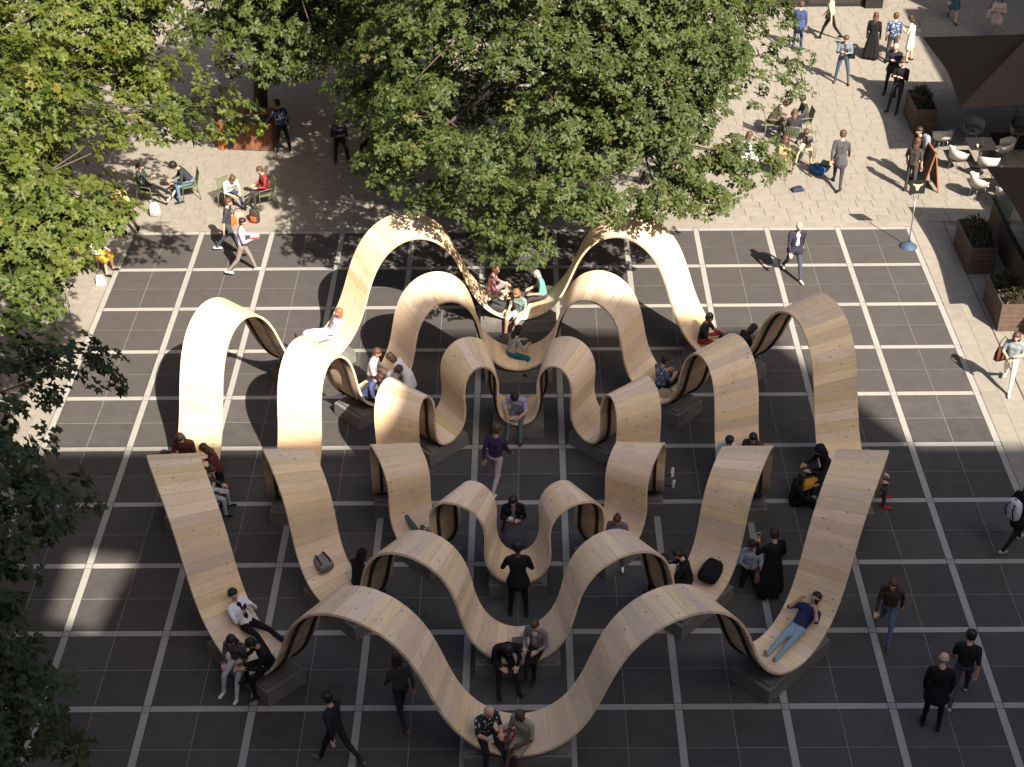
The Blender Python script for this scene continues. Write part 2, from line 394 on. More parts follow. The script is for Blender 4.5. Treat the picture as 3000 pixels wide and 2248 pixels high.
def plank_mesh(q, a, b, ns=4):
    mb = MB(); top = []; bot = []; uvs = []
    for i in range(ns+1):
        t = a+(b-a)*i/ns
        for e in (0, 1):
            p, dt, de, n = ring_frame(q, t, e); n = ring_frame(q, t, .5)[3]
            top.append(p); bot.append(p-n*TH); uvs.append((e*(q['Ro']-q['Ri']), i/ns))
    V = top+bot; nT = len(top); F = []
    for i in range(ns):
        F.append((2*i, 2*i+1, 2*i+3, 2*i+2)); F.append((nT+2*i+2, nT+2*i+3, nT+2*i+1, nT+2*i))
        F.append((2*i+2, nT+2*i+2, nT+2*i, 2*i)); F.append((2*i+1, nT+2*i+1, nT+2*i+3, 2*i+3))
    F.append((0, nT, nT+1, 1)); F.append((2*ns+1, nT+2*ns+1, nT+2*ns, 2*ns))
    mb.add(V, F, True); me = mb.mesh('plank', [M_wood])
    # flat ends, smooth faces
    uvl = me.uv_layers.new(name='UVMap')
    wv = (top[2]-top[0]).length*ns
    for poly in me.polygons:
        for li in poly.loop_indices:
            vi = me.loops[li].vertex_index % nT; uvl.data[li].uv = (uvs[vi][0], uvs[vi][1]*wv)
    me.polygons[len(F)-1].use_smooth = False; me.polygons[len(F)-2].use_smooth = False
    bm = bmesh.new(); bm.from_mesh(me)
    bmesh.ops.recalc_face_normals(bm, faces=bm.faces)
    for e_ in bm.edges:
        if len(e_.link_faces) == 2 and e_.link_faces[0].normal.angle(e_.link_faces[1].normal, 0) > .7: e_.smooth = False
    bm.to_mesh(me); bm.free()
    return me
def strap_mesh(q, e, wd=.06, dp=.05, ns=64):
    mb = MB(); V = []; F = []
    de_ = wd/2/(q['Ro']-q['Ri'])
    for i in range(ns+1):
        t = -.5+i/ns
        n = ring_frame(q, t, .5)[3]
        for s in (-1, 1):
            p = ring_local(q, t, e+s*de_); V += [p-n*(TH+.002), p-n*(TH+dp)]
    for i in range(ns):
        a = 4*i; b = a+4
        F += [(a, b, b+1, a+1), (a+1, b+1, b+3, a+3), (a+3, b+3, b+2, a+2), (a+2, b+2, b, a)]
    mb.add(V, F, True); me = mb.mesh('steel_strap', [M_strap])
    bm = bmesh.new(); bm.from_mesh(me); bmesh.ops.recalc_face_normals(bm, faces=bm.faces)
    for e_ in bm.edges:
        if len(e_.link_faces) == 2 and e_.link_faces[0].normal.angle(e_.link_faces[1].normal, 0) > .7: e_.smooth = False
    bm.to_mesh(me); bm.free(); return me
LAB = ['outermost and tallest ring of waving pale timber bench with arches', 'middle ring of waving pale timber bench with arches', 'innermost and lowest ring of waving pale timber bench']
for ri, q in enumerate(RINGS):
    root = empty('wave_bench', (CX, CY, 0), 0, LAB[ri], 'bench', 'concentric waving timber benches')
    n = q['n']; g = .0016/ (8.0 if ri == 0 else 6.3 if ri == 1 else 4.6)
    for k in range(n):
        a = -.5+k/n; b = -.5+(k+1)/n
        me = plank_mesh(q, a+g, b-g)
        for s in range(8): mobj('plank', me, None, root, None, R(-45*s))
    for e in (.2, .8):
        me = strap_mesh(q, e)
        for s in range(8): mobj('steel_strap', me, None, root, None, R(-45*s))
    wid = (1.95, 1.65, 1.2)[ri]; Rm = (q['Ro']+q['Ri'])/2
    mb = MB(); mb.box(-wid/2, -Rm-.46, .004, wid/2, -Rm+.46, SEAT-TH-.055, taper=.01)
    mb.box(-wid/2+.1, -Rm-.40, SEAT-TH-.052, wid/2-.1, -Rm+.40, SEAT-TH-.004)
    me = mb.mesh('plinth', [M_plinth])
    for s in range(8): mobj('plinth', me, None, root, None, R(-45*s))
# ================================================================ TREES
def leaf_mat(name, c1, c2, c3):
    m, nt, b = newmat(name)
    at = N(nt, 'ShaderNodeAttribute'); at.attribute_name = 'tone'
    c = mixc(nt, mr(nt, at.outputs['Fac'], 0, .7, 0, 1), c1, c2)
    c = mixc(nt, mr(nt, at.outputs['Fac'], .86, 1.0, 0, 1), c, c3)
    nt.links.new(c, b.inputs['Base Color']); b.inputs['Roughness'].default_value = .5; b.inputs['Specular IOR Level'].default_value = .3
    tr = N(nt, 'ShaderNodeBsdfTranslucent'); ms = N(nt, 'ShaderNodeMixShader'); ms.inputs[0].default_value = .22
    tcol = mixc(nt, 1.0, c, (1.25, 1.35, .6), 'MULTIPLY'); nt.links.new(tcol, tr.inputs[0])
    out = nt.nodes['Material Output']; nt.links.new(b.outputs[0], ms.inputs[1]); nt.links.new(tr.outputs[0], ms.inputs[2]); nt.links.new(ms.outputs[0], out.inputs[0])
    return m
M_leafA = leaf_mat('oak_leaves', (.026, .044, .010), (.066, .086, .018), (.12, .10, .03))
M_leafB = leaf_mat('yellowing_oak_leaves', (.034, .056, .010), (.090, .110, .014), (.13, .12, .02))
M_leafShade = leaf_mat('shade_painted_oak_leaves', (.016, .027, .008), (.036, .048, .014), (.07, .055, .02))  # same oak leaves, shade painted in as darker greens for the near corner tree
M_bark = plain('oak_bark', (.075, .058, .045), .9, .35, 14, bump=.8)
# one lobed leaf, folded along its midrib (length 1 along x)
LEAF_V = np.array([(0, 0, 0), (.30, .27, .05), (.42, .09, .02), (.62, .33, .05), (.74, .11, .0), (1, 0, -.10), (.74, -.11, .0), (.62, -.33, .05), (.42, -.09, .02), (.30, -.27, .05)], float)
LEAF_F = [(0, 5, 4, 3, 2, 1), (0, 9, 8, 7, 6, 5)]
def norm_(a): return a/np.maximum(np.linalg.norm(a, axis=-1, keepdims=True), 1e-9)
def leaf_mesh(name, pos, xd, nd, size, tone, mat):
    n = len(pos); yd = norm_(np.cross(nd, xd)); zd = np.cross(xd, yd)
    V = pos[:, None, :]+size[:, None, None]*(LEAF_V[None, :, 0, None]*xd[:, None, :]+LEAF_V[None, :, 1, None]*yd[:, None, :]+LEAF_V[None, :, 2, None]*zd[:, None, :])
    k = len(LEAF_V); me = bpy.data.meshes.new(name); me.vertices.add(n*k); me.vertices.foreach_set('co', V.reshape(-1).astype(np.float32))
    loops = (np.arange(n)[:, None, None]*k+np.array(LEAF_F)[None]).reshape(-1)
    me.loops.add(len(loops)); me.loops.foreach_set('vertex_index', loops.astype(np.int32))
    me.polygons.add(n*2); me.polygons.foreach_set('loop_start', (np.arange(n*2)*6).astype(np.int32))
    me.update(calc_edges=True)
    at = me.attributes.new('tone', 'FLOAT', 'POINT'); at.data.foreach_set('value', np.repeat(tone, k).astype(np.float32))
    me.materials.append(mat); return me
def tree(name, label, trunk, ctr, rad, nclump, zmin, mat, seed, extra=(), whorls=26, lsize=.20, trunk_r=.17, lift=.0, keep=None, group='oak trees round the plaza', clr=.95):
    rg = np.random.default_rng(seed); ctr = np.array(ctr, float); rad = np.array(rad, float)
    C = []; tries = 0
    while len(C) < nclump and tries < nclump*60:
        tries += 1
        d = norm_(rg.normal(size=3)); fr = rg.uniform(.25, 1.0)**.45
        wob = 1+.16*math.sin(3*d[0]+seed)+.14*math.sin(5*d[1]+2*seed)+.12*math.sin(4*d[2]-seed)
        p = ctr+d*rad*fr*wob
        if p[2] < zmin+.5*rg.random(): continue
        if keep is not None and not keep(p): continue
        if any(np.linalg.norm((p-c)*np.array([1, 1, 1.5])) < clr*.52 for c in C): continue
        C.append(p)
    C += [np.array(e, float) for e in extra]; C = np.array(C)
    root = empty(name, (trunk[0], trunk[1], 0), 0, label, 'tree', group)
    off = np.array([trunk[0], trunk[1], 0.])
    P = []; X = []; Nn = []; S = []; T = []
    for c in C:
        rc = clr*rg.uniform(.75, 1.25); nw = int(whorls*rg.uniform(.8, 1.2))
        out = norm_((c-ctr)/rad); oh = norm_(np.array([out[0], out[1], .15]))
        d = norm_(rg.normal(size=(nw, 3))); q = c+d*np.array([rc, rc, rc*.48])*rg.uniform(.35, 1, (nw, 1))**.5
        q[:, 2] -= .25*((q[:, :2]-c[:2])**2).sum(1)          # plates droop towards their rim
        ax = norm_(.75*np.array([0, 0, 1.])+.5*oh+.45*(q-c)/rc+rg.normal(size=(nw, 3))*.28)
        ctone = rg.uniform(-.18, .18)
        for j in range(nw):
            nl = rg.integers(6, 10); a = ax[j]; t1 = norm_(np.cross(a, [.3, .7, .2])); t2 = np.cross(a, t1)
            ph = 2*np.pi*(np.arange(nl)+rg.random())/nl+rg.normal(size=nl)*.2; el = rg.normal(.10, .28, nl)
            rd = np.cos(ph)[:, None]*t1+np.sin(ph)[:, None]*t2
            xd = norm_(np.cos(el)[:, None]*rd+np.sin(el)[:, None]*a-np.array([0, 0, .28])); nd = norm_(a-xd*(xd@a)[:, None]+rg.normal(size=(nl, 3))*.22)
            P.append(q[j]+rd*.03); X.append(xd); Nn.append(nd); S.append(lsize*rg.uniform(.75, 1.2, nl)); T.append(np.clip(.42+ctone+rg.normal(0, .17, nl)+(.5 if rg.random() < .012 else 0), 0, 1))
    P = np.concatenate(P)-off; me = leaf_mesh('crown', P, np.concatenate(X), np.concatenate(Nn), np.concatenate(S), np.concatenate(T), mat)
    mobj('crown', me, None, root)
    top = np.array([trunk[0]+.25*(ctr[0]-trunk[0]), trunk[1]+.25*(ctr[1]-trunk[1]), zmin+.25*(ctr[2]-zmin)])-off
    mb = MB(); mb.tube([(0, 0, -.03), (.02, .0, .25), (top[0]*.4+.05, top[1]*.4, top[2]*.5), tuple(top)], [trunk_r*1.5, trunk_r*1.12, trunk_r, trunk_r*.85], 10)
    mb.build('trunk', M_bark, root)
    # limbs: fork from the trunk to clusters of clumps
    K = max(5, nclump//14); idx = rg.choice(len(C), min(K, len(C)), replace=False); near = np.argmin(((C[:, None]-C[idx][None])**2).sum(2), axis=1)
    lead = np.array([ctr[0], ctr[1], ctr[2]+.3*rad[2]])-off; mb = MB(); mb.tube([tuple(top), tuple(top*.5+lead*.5+np.array([.15, -.1, 0])), tuple(lead)], [trunk_r*.85, trunk_r*.6, trunk_r*.25], 8)
    for kk, i in enumerate(idx):
        g = C[near == kk]; e = g.mean(0)-off; e[2] -= .35
        fz = min(.9, max(0., (e[2]-top[2])/max(.5, lead[2]-top[2])*.75)); st0 = top*(1-fz)+lead*fz; mid = st0*.45+e*.55+np.array([0, 0, .12*np.linalg.norm(e[:2]-st0[:2])])+rg.normal(size=3)*.2
        mb.tube([tuple(st0), tuple((st0*.6+mid*.4+rg.normal(size=3)*.08)), tuple(mid), tuple(e)], [trunk_r*.55, trunk_r*.45, trunk_r*.3, trunk_r*.17], 6)
        for c in g:
            c_ = c-off; st = mid*.4+e*.6
            mb.tube([tuple(st), tuple(st*.4+c_*.6+np.array([0, 0, -.1])), tuple(c_)], [trunk_r*.16, trunk_r*.11, trunk_r*.05], 5, False)
    mb.build('limbs', M_bark, root)
    return root
tree('oak_tree', 'broad green oak tree spreading over the back of the timber benches', (12.4, 1.2), (12.3, -.3, 7.0), (5.6, 5.2, 3.9), 300, 3.6, M_leafA, 3,
     extra=[(10.6, -6.3, 3.9), (11.2, -5.9, 4.2), (9.7, -5.9, 4.3), (8.6, -5.0, 4.3), (7.8, -4.4, 4.6), (12.4, -5.6, 4.3), (13.6, -5.4, 4.4), (14.9, -5.0, 4.2), (15.9, -4.4, 4.2), (16.4, -3.9, 4.4), (15.4, -5.6, 4.1), (14.4, -5.9, 4.1), (10.9, -6.9, 3.8), (16.8, -4.3, 4.6), (13.0, -6.2, 4.2), (12.2, -.4, 8.6), (11.2, .4, 8.8), (13.3, .3, 8.4), (12.4, -2.0, 8.0), (10.6, -1.5, 8.0), (15.2, -4.2, 4.0), (17.6, -1.6, 5.2), (18.0, -.6, 5.6), (7.2, -2.6, 5.0), (6.8, -1.6, 5.3), (9.2, -4.9, 5.2), (10.3, -5.2, 5.2)], lsize=.165, whorls=42)
tree('oak_tree', 'yellow-green oak tree leaning over the seated pair by the plaza corner', (-2.8, -7.2), (-1.9, -9.2, 7.6), (4.0, 5.0, 2.8), 125, 4.9, M_leafB, 5,
     extra=[(4.3, -6.6, 7.0), (3.8, -7.0, 7.0), (3.0, -7.6, 7.1), (2.2, -8.4, 7.3), (4.0, -6.2, 6.6), (1.8, -11.6, 7.2), (2.2, -12.6, 7.5), (1.3, -13.2, 7.4), (2.4, -13.8, 7.9), (1.4, -14.2, 8.0), (2.6, -16.0, 8.0), (2.07, -14.26, 7.8), (2.5, -11.91, 7.2), (2.1, -12.26, 7.4)], lsize=.21, keep=lambda p: p[0] > -6)
tree('oak_tree', 'yellow-green oak tree filling the far top corner of the square', (-2.6, 2.5), (-1.2, .0, 7.2), (4.1, 4.6, 2.9), 135, 4.6, M_leafB, 8, lsize=.20)
tree('oak_tree', 'green oak tree with its trunk behind the wooden litter bin', (2.64, 7.5), (4.0, 5.8, 5.9), (2.9, 3.4, 2.6), 105, 3.3, M_leafA, 13,
     extra=[(3.4, 3.0, 3.9), (4.4, 3.2, 3.9), (5.0, 3.4, 4.2), (1.6, 4.5, 5.5), (2.2, 3.8, 5.2), (1.2, 5.2, 6.0), (2.6, 5.0, 6.5), (1.9, 5.6, 6.8), (1.66, 2.9, 5.0), (2.6, 2.6, 5.0), (3.4, 2.3, 5.0), (2.3, 3.3, 5.2), (3.05, 3.3, 5.2), (4.4, 2.4, 4.2), (5.2, 2.6, 4.3)], trunk_r=.21)
tree('oak_tree', 'dark shaded oak tree standing behind the broad green oak', (8.2, 11.5), (8.3, 9.0, 6.6), (3.6, 3.6, 3.0), 130, 3.8, M_leafA, 21, extra=[(6.1, 3.6, 4.8), (6.3, 3.0, 4.4), (6.9, 3.6, 4.6), (5.8, 4.4, 5.2), (6.6, 4.6, 5.4)])
tree('oak_tree', 'dark oak tree in deep shade at the near corner of the plaza', (-2.6, -20.5), (-1.5, -20.8, 8.2), (4.0, 5.0, 2.6), 72, 5.6, M_leafShade, 34,
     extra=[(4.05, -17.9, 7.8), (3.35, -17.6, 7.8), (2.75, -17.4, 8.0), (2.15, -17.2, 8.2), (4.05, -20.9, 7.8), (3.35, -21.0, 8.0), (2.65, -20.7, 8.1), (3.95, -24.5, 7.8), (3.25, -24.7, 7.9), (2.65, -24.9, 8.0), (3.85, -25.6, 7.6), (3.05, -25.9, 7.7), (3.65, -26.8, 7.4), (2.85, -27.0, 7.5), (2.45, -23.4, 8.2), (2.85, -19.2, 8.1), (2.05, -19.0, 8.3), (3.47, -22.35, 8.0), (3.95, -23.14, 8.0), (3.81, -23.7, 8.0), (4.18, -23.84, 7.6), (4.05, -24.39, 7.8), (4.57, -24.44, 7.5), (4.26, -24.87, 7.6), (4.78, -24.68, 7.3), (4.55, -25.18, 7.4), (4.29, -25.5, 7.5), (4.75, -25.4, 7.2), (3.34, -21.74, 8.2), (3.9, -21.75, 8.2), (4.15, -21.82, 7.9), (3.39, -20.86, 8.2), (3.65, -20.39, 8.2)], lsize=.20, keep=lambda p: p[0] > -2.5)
# ================================================================ PEOPLE
_pm = {}
def cloth(col, pat=None, col2=(.6, .6, .6)):
    key = (col, pat, col2 if pat else 0)
    if key in _pm: return _pm[key]
    if pat is None: m = plain('cloth', col, .85, .14, 16, spec=.15)
    else:
        m, nt, b = newmat('printed_cloth'); tc = N(nt, 'ShaderNodeTexCoord')
        if pat == 'stripe':
            tx = N(nt, 'ShaderNodeTexWave'); tx.bands_direction = 'Z'; tx.inputs['Scale'].default_value = 9; tx.inputs['Distortion'].default_value = .6; nt.links.new(tc.outputs['Object'], tx.inputs[0]); f = mr(nt, tx.outputs['Fac'], .45, .6, 0, 1)
        elif pat == 'plaid':
            a = N(nt, 'ShaderNodeTexWave'); a.bands_direction = 'Z'; a.inputs['Scale'].default_value = 6; d = N(nt, 'ShaderNodeTexWave'); d.bands_direction = 'X'; d.inputs['Scale'].default_value = 6
            for t in (a, d): nt.links.new(tc.outputs['Object'], t.inputs[0])
            mm = N(nt, 'ShaderNodeMath', operation='MULTIPLY'); nt.links.new(a.outputs['Fac'], mm.inputs[0]); nt.links.new(d.outputs['Fac'], mm.inputs[1]); f = mr(nt, mm.outputs[0], .1, .6, 0, 1)
        else:
            tx = N(nt, 'ShaderNodeTexVoronoi'); tx.inputs['Scale'].default_value = 15; nt.links.new(tc.outputs['Object'], tx.inputs['Vector']); f = mr(nt, tx.outputs['Distance'], .26, .38, 1, 0)
        nt.links.new(mixc(nt, f, col, col2), b.inputs['Base Color']); b.inputs['Roughness'].default_value = .85; b.inputs['Specular IOR Level'].default_value = .15
    _pm[key] = m; return m
SKIN = {'light': (.56, .34, .25), 'tan': (.42, .25, .17), 'brown': (.20, .11, .07), 'dark': (.09, .05, .035), 'pink': (.62, .35, .25)}
def skinm(k):
    if ('skin', k) not in _pm:
        m = plain('skin', SKIN[k], .55, .06, 20, spec=.35); m.node_tree.nodes['Principled BSDF'].inputs['Subsurface Weight'].default_value = .0; _pm[('skin', k)] = m
    return _pm[('skin', k)]
HAIR = {'black': (.012, .010, .010), 'dark': (.030, .019, .014), 'brown': (.075, .042, .025), 'auburn': (.090, .042, .025), 'ginger': (.27, .115, .05), 'grey': (.30, .29, .28), 'blond': (.38, .26, .13), 'white': (.55, .54, .52), 'red': (.075, .024, .017)}
def hairm(k):
    if ('hair', k) not in _pm: _pm[('hair', k)] = plain('hair', HAIR[k], .5, .35, 60, bump=.6, spec=.4)
    return _pm[('hair', k)]
M_eye = plain('eye_dark', (.02, .015, .012), .3, .05, 5); M_lip = plain('lips', (.35, .13, .11), .5, .05, 5)
M_black = plain('black_fabric', (.014, .013, .015), .8, .2, 18, spec=.15)

def D3(pitch, out, side):
    """limb direction: straight down at 0,0; pitch lifts it forwards (+y), out to the side"""
    p, o = R(pitch), R(out); return Vector((side*math.sin(o), math.sin(p)*math.cos(o), -math.cos(p)*math.cos(o)))
BASE = dict(lean=2, twist=0, side=0, head=(8, 0), armL=(4, 9, 12, 0), armR=(4, 9, 12, 0), legL=(2, 4, 4), legR=(-2, 4, 4), root=0)
POSES = {
 'stand': dict(),
 'walk': dict(lean=5, legL=(24, 2, 8), legR=(-20, 2, 22), armL=(-18, 8, 18, 0), armR=(22, 8, 25, 0)),
 'walk2': dict(lean=5, legL=(-18, 2, 20), legR=(22, 2, 6), armL=(18, 8, 22, 0), armR=(-16, 8, 18, 0)),
 'phone': dict(lean=4, head=(26, 0), armL=(18, 10, 95, 30), armR=(20, 10, 98, 30), legL=(3, 7, 4), legR=(-2, 6, 4)),
 'stand_eat': dict(lean=4, head=(24, 0), armL=(14, 12, 100, 34), armR=(16, 12, 102, 34), legL=(3, 6, 4), legR=(-3, 6, 4)),
 'call': dict(lean=2, head=(12, 12), armL=(35, 22, 130, 10), armR=(0, 16, 30, 0), legL=(2, 5, 3), legR=(-2, 5, 3)),
 'sit': dict(lean=12, head=(16, 0), legL=(82, 8, 82), legR=(82, 8, 80), armL=(22, 10, 70, 20), armR=(22, 10, 70, 20)),
 'sit_fwd': dict(lean=34, head=(22, 0), legL=(84, 12, 86), legR=(84, 12, 84), armL=(48, 12, 62, 28), armR=(48, 12, 62, 28)),
 'sit_cross': dict(lean=8, head=(14, 0), legL=(84, 4, 80), legR=(96, -10, 64), armL=(20, 10, 74, 26), armR=(20, 10, 74, 26)),
 'sit_out': dict(lean=-8, head=(22, 0), legL=(78, 7, 18), legR=(82, 7, 30), armL=(20, 10, 90, 26), armR=(20, 10, 88, 26)),
 'sit_ground': dict(lean=8, head=(14, 0), legL=(112, 16, 112), legR=(108, 18, 105), armL=(30, 16, 60, 20), armR=(30, 16, 60, 20)),
 'sit_xleg': dict(lean=14, head=(20, 0), legL=(84, 48, 118), legR=(84, 48, 118), armL=(36, 12, 70, 25), armR=(36, 12, 70, 25)),
 'recline': dict(root=48, lean=10, head=(30, 0), legL=(62, 6, 40), legR=(54, 6, 14), armL=(26, 14, 96, 34), armR=(26, 14, 96, 34)),
 'lie': dict(root=66, lean=6, head=(22, 0), legL=(24, 4, 6), legR=(28, -3, 10), armL=(40, 26, 118, 34), armR=(40, 26, 118, 34)),
 'lie_side': dict(root=60, lean=8, head=(18, 20), legL=(30, 4, 14), legR=(38, -4, 30), armL=(8, 34, 24, 0), armR=(16, 18, 60, 22)),
 'lean_back': dict(lean=-10, root=4, head=(22, 0), legL=(16, 5, 3), legR=(20, 5, 12), armL=(14, 12, 92, 30), armR=(14, 12, 92, 30)),
 'arms_fold': dict(lean=0, head=(14, 0), armL=(16, 12, 98, 58), armR=(14, 12, 96, 58), legL=(6, 6, 3), legR=(2, 6, 3)),
}
def capsule(V, F, a, b, ra, rb, n=10):
    a = Vector(a); b = Vector(b); d = b-a; L = d.length
    d = d/L if L > 1e-6 else Vector((0, 0, 1))
    x = d.cross(Vector((0, 0, 1)) if abs(d.z) < .9 else Vector((1, 0, 0))).normalized(); y = d.cross(x); base = len(V)
    rows = []
    for k in range(4): an = math.pi/2*(1-k/3.); rows.append((a-d*ra*math.sin(an), ra*math.cos(an)))
    for k in range(4): an = math.pi/2*k/3.; rows.append((b+d*rb*math.sin(an), rb*math.cos(an)))
    for c, r in rows:
        for i in range(n): V.append(c+(x*math.cos(2*math.pi*i/n)+y*math.sin(2*math.pi*i/n))*max(r, 1e-4))
    for k in range(len(rows)-1):
        for i in range(n): F.append((base+k*n+i, base+k*n+(i+1) % n, base+(k+1)*n+(i+1) % n, base+(k+1)*n+i))
    F.append(tuple(base+i for i in reversed(range(n)))); F.append(tuple(base+(len(rows)-1)*n+i for i in range(n)))

class Body:
    pass
PENDING = []
NPERSON = 0
def person(label, loc, face, pose='stand', h=1.74, top=(.1, .1, .1), bottom=(.03, .03, .035), shoes=(.02, .02, .02), skin='light', hair='dark', style='short', sleeves='long', legs='long', pat=None, col2=(.6, .6, .6), coat=0.0, skirt=0.0, open_front=None, seat=None, slope=0.0, group=None, bag=None, build=1.0, over=None, collar=None, hood=False):
    """loc = point on the ground (standing) or on the seat (sitting); face = compass direction it faces in degrees, 0 = away from the camera, 90 = to the right"""
    P = dict(BASE); P.update(POSES[pose])
    if over: P.update(over)
    s = h/1.74; prims = []                                  # (kind, a, b, ra, rb, mat index)
    MATS = ['skin', 'top', 'bottom', 'shoe', 'inner']
    def cap_(a, b, ra, rb, m): prims.append((Vector(a), Vector(b), ra, rb, m))
    Rr = Matrix.Rotation(R(P['root']), 3, 'X').to_3x3(); Rl = Matrix.Rotation(-R(P['lean']), 3, 'X') @ Matrix.Rotation(R(P['side']), 3, 'Y') @ Matrix.Rotation(-R(P['twist']), 3, 'Z')
    hip = .93; w_ = build
    body = lambda q: Rr @ Vector(q)
    tor = lambda q: Rr @ (Rl @ Vector(q))                   # relative to the pelvis
    pel = Vector((0, 0, 0))
    # legs
    feet = []
    for nm, sd_ in (('legL', -1), ('legR', 1)):
        pt, ou, kn = P[nm]; hp = body((sd_*.088, 0, -.02))
        d1 = body(D3(pt, ou, sd_)); d2 = body(D3(pt-kn, ou*.6, sd_)); kne = hp+d1*.43; ank = kne+d2*.41
        mt = 2; ml = 2 if legs == 'long' else 0
        cap_(hp, kne-d1*.02, .088*w_, .062, 2)
        if legs == 'skirtlen': ml = 0
        cap_(kne, kne+d2*.12, .058, .056, ml); cap_(kne+d2*.12, ank, .055 if ml == 2 else .052, .042, ml)
        fw = body(D3(pt-kn+90, 0, 1)); fw = Vector((fw.x+sd_*.12, fw.y, fw.z))
        if seat is None and P['root'] == 0 and pose.startswith(('stand', 'walk', 'phone', 'call', 'arms', 'lean')): fw = Vector((sd_*.14, 1, -.18 if kn > 15 else -.02))
        fw = fw.normalized(); heel = ank+d2*.045
        cap_(heel-fw*.045, heel+fw*.15, .043, .036, 3); feet.append(heel)
    # trunk
    cap_(body((-.055, 0, 0)), body((.055, 0, 0)), .112*w_, .112*w_, 2)
    cap_(tor((-.045, .0, .07)), tor((.045, .0, .07)), .106*w_, .106*w_, 1)
    cap_(tor((-.05, .0, .20)), tor((.05, .0, .20)), .104*w_, .104*w_, 1)
    cap_(tor((-.075, .0, .34)), tor((.075, .0, .34)), .108*w_, .108*w_, 1)
    for sd_ in (-1, 1): cap_(tor((sd_*.035, 0, .03)), tor((sd_*.072, -.005, .36)), .108*w_, .106*w_, 1)
    cap_(tor((-.135, -.01, .445)), tor((.135, -.01, .445)), .068, .068, 1)
    nk = tor((0, .0, .49)); cap_(tor((0, -.01, .44)), tor((0, .012, .56)), .055, .05, 0)
    if open_front: cap_(tor((0, .065, .16)), tor((0, .055, .42)), .058, .052, 4)
    if coat:
        for sd_ in (-1, 1):
            th = body(D3(P['legL' if sd_ < 0 else 'legR'][0]*.6, 6, sd_))
            cap_(tor((sd_*.06, 0, .05)), body((sd_*.07, 0, 0))+th*coat, .115*w_, .145*w_, 1)
        cap_(tor((0, -.02, .05)), body((0, -.03, 0))+body(D3(-4, 0, 1))*coat, .12, .15, 1)
    if skirt:
        a = (P['legL'][0]+P['legR'][0])/2
        for sd_ in (-1, 0, 1):
            th = body(D3(a, 8*abs(sd_), sd_ or 1)); cap_(body((sd_*.05, 0, .04)), body((sd_*.07, 0, 0))+th*min(skirt, .44), .105, .13, 2)
            if skirt > .44:
                sh = body(D3(a-(P['legL'][2]+P['legR'][2])/2, 5*abs(sd_), sd_ or 1)); st = body((sd_*.07, 0, 0))+th*.44; cap_(st, st+sh*(skirt-.44), .13, .14, 2)
    # arms
    hands = []
    for nm, sd_ in (('armL', -1), ('armR', 1)):
        pt, ou, el, inn = P[nm]; sh = tor((sd_*.185, -.01, .435))
        ua = tor(D3(pt, ou, sd_)); dd = D3(pt+el, 0, 1); fo = Vector((dd.x-sd_*math.sin(R(inn)), dd.y*math.cos(R(inn)), dd.z)).normalized(); fa = tor(fo)
        elb = sh+ua*.28; wr = elb+fa*.245
        cap_(sh, elb, .058*w_, .047, 1); cap_(elb, wr, .045, .034, 1 if sleeves == 'long' else 0)
        hands.append((wr, fa, sd_))
    # head
    hp_, hy = P['head']; Rh = Rr @ Rl @ Matrix.Rotation(R(P['lean'])*.45, 3, 'X') @ Matrix.Rotation(-R(hy), 3, 'Z') @ Matrix.Rotation(-R(hp_), 3, 'X')
    hc = tor((0, .02, .57))+Rh @ Vector((0, .02, .105))
    cap_(hc+Rh @ Vector((0, -.012, .035)), hc+Rh @ Vector((0, .012, -.005)), .088, .082, 0)
    cap_(hc+Rh @ Vector((0, .02, -.03)), hc+Rh @ Vector((0, .035, -.068)), .062, .045, 0)
    cap_(hc+Rh @ Vector((0, .088, .0)), hc+Rh @ Vector((0, .104, -.022)), .011, .015, 0)
    for sd_ in (-1, 1): cap_(hc+Rh @ Vector((sd_*.084, -.005, .012)), hc+Rh @ Vector((sd_*.088, -.012, -.018)), .016, .012, 0)
    # rest on what carries it
    if seat is None:
        low = min(f.z for f in feet)-.043; dz = -low
    else: dz = .112
    prims = [(a*s, b*s, ra*s, rb*s, m) for a, b, ra, rb, m in prims]; dz *= s
    V = []; F = []
    for a, b, ra, rb, m in prims: capsule(V, F, a, b, ra, rb)
    me = bpy.data.meshes.new('person_raw'); me.from_pydata([tuple(v) for v in V], [], F); me.update()
    o = bpy.data.objects.new('person', me); COL.objects.link(o)
    rm = o.modifiers.new('r', 'REMESH'); rm.mode = 'VOXEL'; rm.voxel_size = .019; rm.use_smooth_shade = True
    sm = o.modifiers.new('s', 'SMOOTH'); sm.factor = .5; sm.iterations = 5
    lz = loc[2] if len(loc) > 2 else 0
    o.location = (loc[0], loc[1], lz+dz); o.rotation_euler = (0, 0, -R(face))
    tag(o, label, 'person', group)
    mats = [skinm(skin), cloth(top, pat, col2), cloth(bottom), cloth(shoes), cloth(open_front or (.7, .7, .68))]
    PENDING.append((o, prims, mats, hands, hc*s, Rh, s, hair, style, hood, cloth(top)))
    B = Body(); B.o = o; B.mat = Matrix.Translation(o.location) @ Matrix.Rotation(-R(face), 4, 'Z')
    B.hand = lambda i: B.mat @ ((hands[i][0]+hands[i][1]*.09)*s)
    B.pt = lambda q: B.mat @ (tor(q)*s)
    B.face = face
    return B
